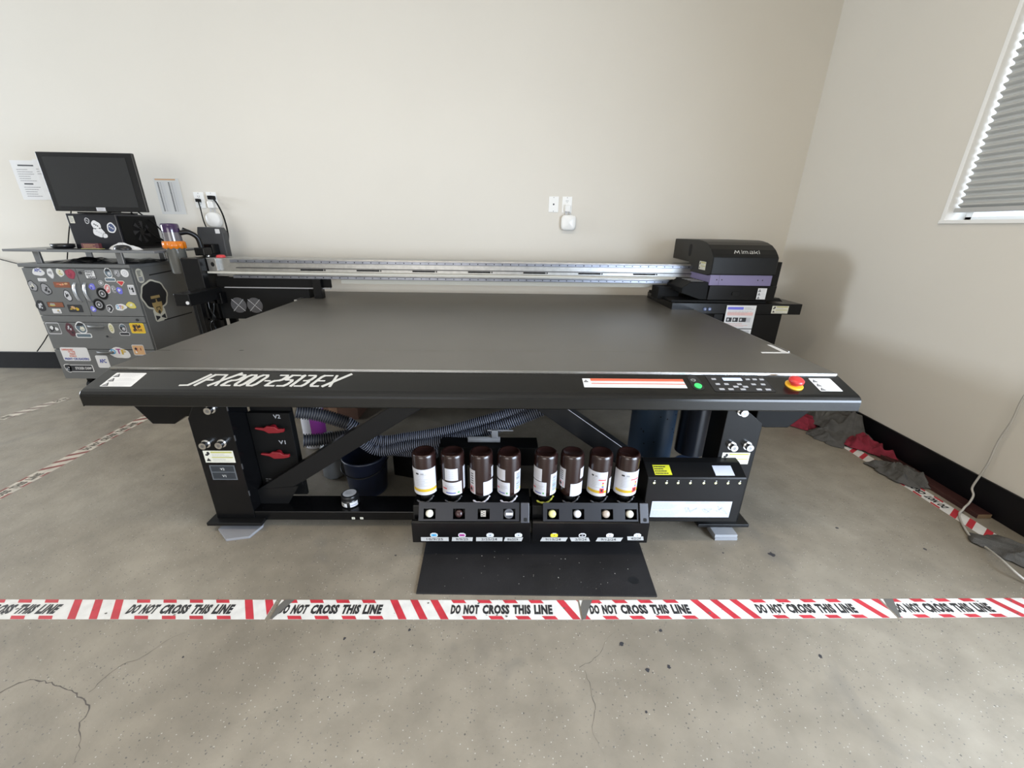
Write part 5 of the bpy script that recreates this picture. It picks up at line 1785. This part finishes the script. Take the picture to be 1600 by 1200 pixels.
for (pc_c, w, h, cols, kd, sd) in (((-3.062, 3.15, 1.278), 0.034, 0.048, (M_CREAM, M_GREY, M_OLIVE), 'rect', 1), ((-2.959, 3.15, 1.272), 0.034, 0.040, (M_LG, K_, M_LG), 'disc', 2),
                                   ((-2.906, 3.15, 1.243), 0.062, 0.062, (W_, W_, K_), 'blob', 3), ((-2.9, 3.15, 1.196), 0.080, 0.066, (W_, W_, M_LG, K_), 'blob', 4),
                                   ((-2.867, 3.15, 1.175), 0.038, 0.034, (W_, W_, M_LG), 'blob', 5), ((-2.804, 3.15, 1.227), 0.062, 0.072, (W_, mat('sticker_navy', (0.04, 0.06, 0.15), 0.5), M_LG, K_), 'blob', 6)):
    mb = MB()
    x, z = pc_c[0], pc_c[2]
    if kd == 'rect':
        mb.rrect(PP, x-w/2, z-h/2, w, h, cols[0], 0.0006, 0.1)
        mb.lines(PP, x-w*.4, z-h*.4, w*.8, h*.8, 4, cols[1], 0.001, 0.5, sd)
    else:
        mb.shape(PP, blob(x, z, w/2, h/2, sd+60, amp=0.12), cols[0], 0.0006)
        mb.shape(PP, blob(x, z, w*0.36, h*0.38, sd+60, amp=0.12), cols[1], 0.0010)
        for i in range(3):
            mb.shape(PP, blob(x+w*(0.16*i-0.16), z+h*(0.12-0.1*i), w*0.08, h*0.07, sd+i), cols[2], 0.0014)
    mb.build('sticker', pc)
# things on the shelf
m = MB(); m.lathe([(0.0, 0.0), (0.045, 0.0), (0.062, 0.012), (0.066, 0.034), (0.060, 0.034), (0.054, 0.014), (0, 0.008)], (-3.157, 3.12, 1.125), mat('black_bowl', (0.01, 0.01, 0.012), 0.3))
for i, v in enumerate(m.v):
    v.z += SZ+0.0005-1.125
tag(m.build('small_bowl'), 'small black bowl at the left end of the riser shelf', 'bowl')
m = MB(); m.box(-3.21, -2.80, 3.05, 3.14, SZ+0.0003, SZ+0.004, mat('mouse_mat_black', (0.012, 0.012, 0.012), 0.7)); tag(m.build('mouse_mat', bevel=0.001), 'thin black mouse mat on the riser shelf in front of the computer', 'mouse mat')
m = MB(); m.box(-2.985, -2.865, 3.075, 3.10, SZ+0.0045, SZ+0.042, mat('dark_red_box', (0.11, 0.025, 0.03), 0.5)); m.box(-2.99, -2.855, 3.07, 3.105, SZ+0.0042, SZ+0.008, M_OLIVE)
rb = PL((0, 3.075, SZ), (1, 0, 0), (0, 0, 1)); m.lines(rb, -2.97, 0.012, 0.09, 0.026, 3, M_TAN, 0.0006, 0.3, 6)
tag(m.build('card_box', bevel=0.001), 'small dark red card box leaning on the computer case', 'box')


def mouse(cx, cy_, rz, mt, lab, s=1.0):
    mb = MB()
    N, K = 16, 8
    vs = []
    for k in range(K+1):
        ph = math.pi/2*k/K
        for i in range(N):
            t = 2*math.pi*i/N
            x = 0.055*s*math.cos(t)*math.cos(ph)**0.6
            y = 0.030*s*math.sin(t)*math.cos(ph)**0.6
            vs.append((cx+x*math.cos(rz)-y*math.sin(rz), cy_+x*math.sin(rz)+y*math.cos(rz), SZ+0.0045+0.030*s*math.sin(ph)))
    mb.add(vs, [(k*N+i, k*N+(i+1) % N, (k+1)*N+(i+1) % N, (k+1)*N+i) for k in range(K) for i in range(N)], mt, True)
    mb.poly(vs[:N][::-1], mt)
    return tag(mb.build('computer_mouse'), lab, 'mouse')


mouse(-2.70, 3.07, 0.2, mat('mouse_black', (0.012, 0.012, 0.014), 0.25), 'black computer mouse in front of the white crumpled cloth')
m = MB()
R = random.Random(9)
N, K = 28, 8
vs = []
cc = (-2.735, 3.115)
for k in range(K+1):
    f = 1-k/K
    for i in range(N):
        t = 2*math.pi*i/N
        rr = (1+0.18*math.sin(3*t+1)+0.12*math.sin(7*t))*f
        vs.append((cc[0]+0.105*rr*math.cos(t), cc[1]+0.028*rr*math.sin(t), SZ+0.001+0.046*(1-f**2.2)*(0.8+0.25*math.sin(5*t+k*0.8))))
m.add(vs, [(k*N+i, k*N+(i+1) % N, (k+1)*N+(i+1) % N, (k+1)*N+i) for k in range(K) for i in range(N)], mat('white_cloth', (0.7, 0.7, 0.7), 0.8), True)
tag(m.build('crumpled_cloth'), 'crumpled white cloth on the riser shelf beside the computer', 'cloth')
m = MB()
c0 = (-3.066, 3.2, 1.02)
N, K = 24, 6
vs = []
for k in range(K+1):
    f = 1-k/K
    for i in range(N):
        t = 2*math.pi*i/N
        rr = f*(1+0.15*math.sin(3*t)+0.08*math.sin(8*t))
        vs.append((c0[0]+0.085*rr*math.cos(t), 3.17+0.04*rr*math.sin(t), CZ1+0.021+0.020*(1-f*f)))
m.add(vs, [(k*N+i, k*N+(i+1) % N, (k+1)*N+(i+1) % N, (k+1)*N+i) for k in range(K) for i in range(N)], M_DARK, True)
m.box(c0[0]-0.05, c0[0]+0.05, 3.15, 3.19, CZ1+0.012, CZ1+0.024, M_DARK)
tag(m.build('black_glove'), 'crumpled black glove on the cabinet top under the riser shelf', 'glove')

# cables behind the computer
CBL = []
def cable(pts, r, lab, mt=None, cat='cable', grp=None, name='cable'):
    mb = MB(); mb.tube(curve_pts(pts, 8), r, mt or M_DARK, 8)
    return tag(mb.build(name), lab, cat, grp)


cable([(-2.759, 3.3, 1.333), (-2.753, 3.36, 1.254), (-2.723, 3.4, 1.172), (-2.663, 3.42, 1.13), (-2.603, 3.44, 1.097)], 0.006, 'upper black cable drooping from the monitor toward the vacuum', grp='cables behind the computer')
cable([(-2.796, 3.4, 1.344), (-2.759, 3.42, 1.3), (-2.699, 3.44, 1.228), (-2.667, 3.46, 1.153)], 0.005, 'black cable running down right of the monitor just above the other', grp='cables behind the computer')
cable([(-2.838, 3.44, 1.188), (-2.783, 3.46, 1.198), (-2.727, 3.46, 1.152), (-2.678, 3.46, 1.114)], 0.005, 'short black cable arching from the back of the computer case', grp='cables behind the computer')
cable([(-2.828, 3.42, 1.137), (-2.769, 3.44, 1.123), (-2.664, 3.44, 1.111)], 0.006, 'lowest black cable lying at shelf level right of the computer case', grp='cables behind the computer')
cable([(-3.434, 3.55, 1.339), (-3.488, 3.56, 1.245), (-3.558, 3.58, 1.137), (-3.629, 3.58, 0.971)], 0.004, 'thin dark cable hanging behind the monitor left edge', grp='cables behind the computer')
cable([(-4.341, 3.6, 0.996), (-4.2, 3.6, 0.962), (-4.046, 3.58, 0.93), (-3.89, 3.58, 0.902)], 0.004, 'thin dark cable coming from the left edge to behind the cabinet', grp='cables behind the computer')
cable([(-4.056, 3.6, 0.322), (-4.123, 3.6, 0.251), (-4.2, 3.59, 0.17)], 0.004, 'thin dark cable hanging to the baseboard left of the cabinet', grp='cables behind the computer')

# ------------------------------------------------------------------ stick vacuum in its dock
vx, vy = -2.37, 3.12
VC = thing('stick_vacuum', 'cordless vacuum with purple top, orange ring and clear bin beside the cabinet', 'vacuum', (vx, vy, 0.0))
ax = Vector((0.0, 0.0, 1.0))
M_CLR = mat('smoky_clear_bin', (0.12, 0.12, 0.11), 0.12, trans=0.2, coat=0.5)
m = MB(); m.lathe([(0.052, 0.0), (0.056, 0.008), (0.058, 0.17), (0.060, 0.185)], (vx, vy, 0.925), M_CLR, 36); m.cyl((vx, vy, 0.925), (vx, vy, 0.93), 0.05, mat('bin_flap', (0.06, 0.06, 0.055), 0.3)); m.build('dust_bin', VC)
m = MB()
n = 44
vs = []
for h, r in ((1.100, 0.060), (1.108, 0.067), (1.138, 0.066), (1.146, 0.056)):
    for i in range(n):
        k = 1+(0.05 if (i//2) % 2 else -0.03)
        vs.append((vx+r*k*math.cos(2*math.pi*i/n), vy+r*k*math.sin(2*math.pi*i/n), h-(0.006 if (i//2) % 2 and h < 1.11 else 0)))
m.add(vs, [(q*n+i, q*n+(i+1) % n, (q+1)*n+(i+1) % n, (q+1)*n+i) for q in range(3) for i in range(n)], mat('orange_plastic', (0.62, 0.17, 0.01), 0.25), True)
m.build('cyclone_ring', VC, label='orange cyclone ring')
m = MB(); m.lathe([(0.055, 1.146), (0.053, 1.205)], (vx, vy, 0), mat('smoke_clear', (0.12, 0.11, 0.12), 0.12, coat=0.5), 36); m.build('motor_housing', VC)
m = MB(); m.lathe([(0.0535, 1.205), (0.053, 1.25), (0.049, 1.262), (0.0, 1.264)], (vx, vy, 0), mat('purple_plastic', (0.035, 0.015, 0.06), 0.15, coat=0.5), 36); m.build('filter_cap', VC, label='purple filter cap')
m = MB(); m.tube(curve_pts([(vx+0.05, vy+0.01, 1.20), (vx+0.09, vy+0.04, 1.205), (vx+0.125, vy+0.07, 1.17), (vx+0.13, vy+0.08, 1.10), (vx+0.13, vy+0.08, 1.07)], 6), 0.017, M_BLK2, 12); m.cyl((vx+0.09, vy+0.06, 1.205), (vx+0.06, vy+0.03, 1.225), 0.014, M_BLK2); m.build('handle', VC)
m = MB(); m.box(vx+0.10, vx+0.17, vy+0.04, vy+0.13, 1.045, 1.10, M_BLK); m.build('battery', VC, bevel=0.005)
m = MB(); m.cyl((vx+0.02, vy+0.02, 0.925), (vx+0.02, vy+0.02, 0.06), 0.018, M_BLK2); m.box(vx-0.09, vx+0.07, vy-0.03, vy+0.10, 0.0, 0.06, M_BLK); m.build('wand', VC)
DK = thing('vacuum_dock', 'upright dark grey vacuum charging stand behind the printer left end', 'stand', (-2.24, 3.42, 0))
m = MB(); m.prism([(-2.345, 0.95), (-2.155, 0.95), (-2.150, 1.20), (-2.165, 1.238), (-2.335, 1.240), (-2.345, 1.2)], 'y', 3.34, 3.40, mat('dock_grey', (0.040, 0.042, 0.045), 0.45)); dk = m.build('dock_panel', DK, bevel=0.006)
m = MB(); m.rrect(PL((0, 3.34, 0), (1, 0, 0), (0, 0, 1)), -2.205, 1.195, 0.034, 0.032, M_PAPER, 0.0006, 0.1); m.build('white_sticker', dk, label='small white sticker')
m = MB(); m.box(-2.27, -2.21, 3.36, 3.39, 0.02, 0.96, M_BLK2); m.box(-2.36, -2.14, 3.28, 3.48, 0.0, 0.02, M_BLK2); m.build('dock_post', DK, bevel=0.003)
m = MB(); m.box(-2.30, -2.20, 3.26, 3.34, 1.05, 1.12, M_BLK); m.tube(curve_pts([(-2.25, 3.28, 1.10), (-2.23, 3.24, 1.04), (-2.25, 3.26, 0.98), (-2.22, 3.30, 0.96)], 5), 0.012, M_CHROME, 8); m.build('dock_cradle', DK, bevel=0.004)

# ------------------------------------------------------------------ on the back wall
WP = PL((0, YB, 0), (1, 0, 0), (0, 0, 1))


def paper(x0, x1, z0, z1, lab, fn, h=0.0012, mt=None):
    mb = MB(); mb.pbox(WP, x0, x1, z0, z1, 0.0, h, mt or M_PAPER)
    fn(mb, h+0.0005)
    return tag(mb.build('paper_sheet'), lab, 'paper', 'paper sheets on the wall')


def p1(mb, h):
    mb.rect(WP, -3.80, 1.660, 0.12, 0.010, K_, h)
    mb.lines(WP, -3.82, 1.55, 0.13, 0.095, 6, M_GREY, h, 0.3, 1)
    mb.rect(WP, -3.80, 1.530, 0.07, 0.010, K_, h)
    mb.lines(WP, -3.81, 1.44, 0.13, 0.080, 5, M_GREY, h, 0.3, 2)


pap = paper(-3.850, -3.675, 1.420, 1.700, 'white printed paper sheet with a bold heading on the wall left of the monitor', p1)
pap2 = paper(-3.672, -3.585, 1.422, 1.708, 'bare white paper sheet half hidden behind the monitor left edge', lambda mb, h: mb.lines(WP, -3.665, 1.60, 0.03, 0.05, 3, M_GREY, h, 0.3, 3), 0.004)


def p3(mb, h):
    mb.rect(WP, -2.775, 1.578, 0.160, 0.010, M_TAN, h)
    for cidx, xc in enumerate((-2.765, -2.680)):
        for i in range(22):
            mb.rect(WP, xc+0.002, 1.352+i*0.0098, 0.012, 0.006, K_, h)
            mb.rect(WP, xc+0.022, 1.352+i*0.0098, 0.012, 0.004, M_GREY, h)
            mb.rect(WP, xc+0.040, 1.352+i*0.0098, 0.014, 0.004, M_LG, h)


paper(-2.785, -2.592, 1.330, 1.592, 'sleeved paper sheet with dense columns on the wall right of the monitor', p3, 0.002, mat('sleeve_grey_white', (0.62, 0.62, 0.60), 0.25))


def outlet(x0, z0, w, h, kind, lab):
    o = thing('outlet_plate', lab, 'outlet', (x0+w/2, YB, z0))
    mb = MB(); mb.box(x0, x0+w, YB-0.006, YB, z0, z0+h, M_TRIM); pt = mb.build('cover_plate', o, bevel=0.002)
    pp = PL((0, YB-0.006, 0), (1, 0, 0), (0, 0, 1))
    cx, cz = x0+w/2, z0+h/2
    mb = MB()
    mb.disc(pp, cx, z0+h*0.93, 0.0035, 0.0035, M_GREY, 0.0006, 8)
    mb.disc(pp, cx, z0+h*0.07, 0.0035, 0.0035, M_GREY, 0.0006, 8)
    if kind == 'jack':
        mb.rect(pp, cx-0.006, cz-0.006, 0.012, 0.012, K_, 0.0006)
    else:
        for dz in (0.024, -0.024):
            mb.rrect(pp, cx-0.017, cz+dz-0.014, 0.034, 0.028, M_WHITE, 0.0006, 0.35)
            mb.rect(pp, cx-0.008, cz+dz, 0.003, 0.008, K_, 0.001)
            mb.rect(pp, cx+0.005, cz+dz, 0.003, 0.008, K_, 0.001)
            mb.disc(pp, cx, cz+dz-0.007, 0.0025, 0.0025, K_, 0.001, 8)
    mb.build('socket', pt)
    return o


outlet(0.343, 1.390, 0.080, 0.118, 'jack', 'white data socket plate at the wall centre, left of the outlet')
outlet(0.452, 1.388, 0.080, 0.120, 'power', 'white power outlet plate with a plugged adapter above the wireless puck')
outlet(-2.498, 1.380, 0.078, 0.116, 'power', 'white outlet plate with a thin black cord, right of the sleeved paper')
outlet(-2.398, 1.382, 0.078, 0.116, 'power', 'white outlet plate with a thick black plug, nearest to the vacuum stand')


def puck(cx, cz, w, lab, ad, rnd=False):
    o = thing('wireless_access_point', lab, 'router', (cx, YB, cz-w/2))
    mb = MB()
    n = 40
    rows = [(0.0, 1.0), (0.020, 1.0), (0.030, 0.93), (0.036, 0.75), (0.038, 0.0)]
    vs = []
    ex = 0.5 if not rnd else 0.85
    for (d, k) in rows:
        for i in range(n):
            t = 2*math.pi*i/n
            ct, st = math.cos(t), math.sin(t)
            vs.append((cx+math.copysign(abs(ct)**ex, ct)*w/2*k, YB-0.012-d, cz+math.copysign(abs(st)**ex, st)*w/2*k))
    mb.add(vs, [(q*n+(i+1) % n, q*n+i, (q+1)*n+i, (q+1)*n+(i+1) % n) for q in range(4) for i in range(n)], M_WHITE, True)
    mb.poly(vs[:n], M_WHITE)
    mb.box(cx-0.03, cx+0.03, YB-0.014, YB, cz-0.03, cz+0.03, M_WHITE)
    if not rnd:
        mb.rect(PL((0, YB-0.0455, 0), (1, 0, 0), (0, 0, 1)), cx-0.035, cz-0.040, 0.026, 0.004, M_GREY, 0.0006)
    mb.build('puck_body', o)
    mb = MB(); mb.box(ad[0]-0.022, ad[0]+0.022, YB-0.042, YB-0.0065, ad[1]-0.026, ad[1]+0.026, M_WHITE); mb.build('power_adapter', o, bevel=0.006)
    mb = MB()
    for dx in (-0.014, 0.014):
        mb.cyl((ad[0]+dx, YB-0.02, ad[1]-0.026), (cx+dx*1.4, YB-0.02, cz+w*0.46), 0.0035, M_LG, n=8)
    mb.build('adapter_cable', o)
    return o


puck(0.510, 1.312, 0.120, 'white rounded-square wireless puck hanging under the wall centre outlet', (0.497, 1.420))
puck(-2.368, 1.292, 0.118, 'white round wireless puck hanging under the left outlet, behind the black cord', (-2.362, 1.405), True)
cable([(-2.456, 3.6, 1.44), (-2.438, 3.58, 1.379), (-2.419, 3.56, 1.26), (-2.336, 3.5, 1.127), (-2.229, 3.42, 1.002), (-2.02, 3.40, 0.9)], 0.0045, 'thin black power cord running down the wall left of the round white puck', cat='cable', grp='cords at the left outlets', name='cable')
cable([(-2.328, 3.58, 1.455), (-2.286, 3.56, 1.413), (-2.245, 3.54, 1.319), (-2.214, 3.5, 1.192), (-2.201, 3.45, 1.005), (-1.99, 3.42, 0.9)], 0.006, 'thick black power cord hanging in front of the round white puck', cat='cable', grp='cords at the left outlets', name='cable')
m = MB(); c = (-2.341, 3.6, 1.456); m.box(c[0]-0.022, c[0]+0.016, 3.575, YB-0.0065, c[2]-0.014, c[2]+0.014, M_DARK); tag(m.build('power_plug', bevel=0.004), 'black plug in the outlet nearest to the vacuum stand', 'plug')
m = MB(); c = (-2.457, 3.6, 1.435); m.box(c[0]-0.012, c[0]+0.012, 3.585, YB-0.0065, c[2]-0.012, c[2]+0.012, M_DARK); tag(m.build('power_plug', bevel=0.004), 'small black plug in the outlet beside the sleeved paper', 'plug')

# ------------------------------------------------------------------ rags, plank and cord by the right wall
M_RRED = mat('rag_red', (0.20, 0.012, 0.028), 0.9, var=0.25, vscale=30, bump=0.3, bscale=250)
M_RGRY = mat('rag_grey', (0.085, 0.082, 0.076), 0.95, var=0.25, vscale=30, bump=0.4, bscale=250)
M_RDRK = mat('rag_charcoal', (0.022, 0.021, 0.020), 0.95, bump=0.4, bscale=250)


def rag(outline, zb, H, mt, lab, seed, folds=5, xlim=XR-0.02):
    """cloth heap filling an outline on the floor; folds run across it"""
    R = random.Random(seed)
    ol = [Vector((p[0], p[1], 0)) for p in outline]
    cx = sum(p.x for p in ol)/len(ol); cy_ = sum(p.y for p in ol)/len(ol)
    NS, NR = 150, 46
    per = sum((ol[i]-ol[(i+1) % len(ol)]).length for i in range(len(ol)))
    ring = resample([*ol, ol[0]], per/NS)[:NS]
    while len(ring) < NS:
        ring.append(ring[-1]*0.5+ol[0]*0.5)
    th = R.uniform(0, 3.14)
    dirs = [(math.cos(th+R.uniform(-0.7, 0.7)), math.sin(th+R.uniform(-0.7, 0.7)), R.uniform(28, 60), R.uniform(0, 6.28)) for _ in range(folds)]

    px, py = cx+R.uniform(-0.10, 0.10), cy_+R.uniform(-0.10, 0.10)
    nf, ph0 = R.choice((6, 7, 8, 9)), R.uniform(0, 6.28)

    def hgt(x, y, f):
        # creases fanning out from a gathered point, broken up by a few straight folds
        an = math.atan2(y-py, x-px)
        d = math.hypot(x-px, y-py)
        fan = (1-abs(math.sin(nf*an/2+ph0+1.1*math.sin(d*24+seed))))**1.5*min(1.0, d*11)
        s = 0
        for (dx, dy, fr, ph) in dirs[:3]:
            w = x*dx+y*dy+0.025*math.sin((x*dy-y*dx)*20+ph)
            s = max(s, (1-abs(math.sin(w*fr/2+ph)))**1.7*(0.5+0.5*math.sin((x*dy-y*dx)*13+ph)))
        env = min(1.0, (1-f)*2.6)**0.8
        return env*(0.20+0.42*fan+0.50*s+0.22*(1-f))
    vs = []
    for k in range(NR+1):
        f = k/NR
        for p in ring:
            x = cx+(p.x-cx)*f
            y = cy_+(p.y-cy_)*f
            z = zb+0.003+H*hgt(x, y, f)
            x += (0.007*math.sin(y*70+seed)+0.004*math.sin(y*171+seed))*f
            y += (0.007*math.sin(x*60+seed)+0.004*math.sin(x*190+seed))*f
            vs.append((min(x, xlim-0.002), y, z))
    mb = MB()
    fs = [(k*NS+i, k*NS+(i+1) % NS, (k+1)*NS+(i+1) % NS, (k+1)*NS+i) for k in range(NR) for i in range(NS)]
    mb.add(vs, fs, mt, True)
    o = mb.build('rag')
    sm_ = o.modifiers.new('soft_folds', 'SMOOTH')
    sm_.factor = 0.5
    sm_.iterations = 5
    sd = o.modifiers.new('cloth_thickness', 'SOLIDIFY')
    sd.thickness = 0.002
    sd.offset = 1.0
    return tag(o, lab, 'rag', 'rags on the floor by the right wall')


rag([(1.975, 2.545), (2.03, 2.70), (2.16, 2.78), (2.25, 2.70), (2.22, 2.56), (2.14, 2.50), (2.08, 2.47)], 0.0, 0.085, M_RRED, 'crumpled red rag at the far left of the rag pile, near the printer station', 1)
rag([(2.10, 2.62), (2.14, 2.86), (2.33, 2.95), (2.34, 2.65), (2.25, 2.50)], 0.0, 0.11, M_RDRK, 'almost black rag at the back of the rag pile', 2)
rag([(2.028, 2.431, 0), (2.046, 2.351, 0), (2.083, 2.259, 0), (2.139, 2.236, 0), (2.287, 2.328, 0), (2.326, 2.453, 0), (2.314, 2.548, 0), (2.208, 2.547, 0)], 0.0, 0.075, M_RGRY, 'crumpled grey rag at the front of the rag pile, ending on the floor tape', 3)
rag([(2.13, 2.55), (2.17, 2.72), (2.335, 2.75), (2.342, 2.40), (2.335, 2.24), (2.24, 2.30), (2.16, 2.40)], 0.03, 0.15, M_RGRY, 'large grey rag heaped highest in the pile against the baseboard', 4, 6)
rag([(2.16, 2.28), (2.22, 2.42), (2.33, 2.38), (2.345, 2.16), (2.343, 2.02), (2.29, 2.10), (2.22, 2.20)], 0.005, 0.075, M_RRED, 'flat red rag with a pointed corner at the near end of the pile', 5)
rag([(2.125, 2.055), (2.19, 2.085), (2.25, 2.06), (2.335, 2.00), (2.34, 1.88), (2.29, 1.815), (2.20, 1.80), (2.13, 1.89)], 0.002, 0.060, M_RGRY, 'separate grey rag lying across the right floor tape', 6)
rag([(2.07, 1.435), (2.13, 1.47), (2.24, 1.44), (2.32, 1.36), (2.33, 1.20), (2.20, 1.18), (2.12, 1.27)], 0.002, 0.030, M_RGRY, 'flat grey rag at the right edge of the view on the end of the tape', 7, 3)
m = MB(); m.box(2.272, 2.340, 1.575, 2.30, 0.0, 0.024, mat('dark_red_wood', (0.045, 0.014, 0.012), 0.5, var=0.3, vscale=12))
m.box(2.273, 2.339, 1.5735, 1.576, 0.001, 0.023, mat('cut_wood_end', (0.16, 0.10, 0.05), 0.7))
tag(m.build('wood_plank', bevel=0.001), 'dark red stained wooden plank lying along the right baseboard', 'plank')
cable([(2.350, 1.60, 1.30), (2.345, 1.62, 1.0), (2.33, 1.64, 0.80), (2.325, 1.661, 0.599), (2.325, 1.66, 0.485), (2.325, 1.671, 0.366), (2.32, 1.665, 0.258), (2.32, 1.673, 0.17), (2.318, 1.677, 0.104), (2.312, 1.655, 0.075), (2.292, 1.642, 0.039), (2.256, 1.624, 0.03), (2.239, 1.615, 0.018), (2.212, 1.6, 0.007), (2.164, 1.545, 0.006), (2.101, 1.447, 0.006), (2.094, 1.378, 0.008), (2.042, 1.288, 0.034), (2.021, 1.218, 0.034), (2.053, 1.176, 0.006)], 0.0045,
      'grey white cord hanging down the right wall and winding across the floor tape', mat('grey_white_cord', (0.42, 0.40, 0.36), 0.5), 'cable')
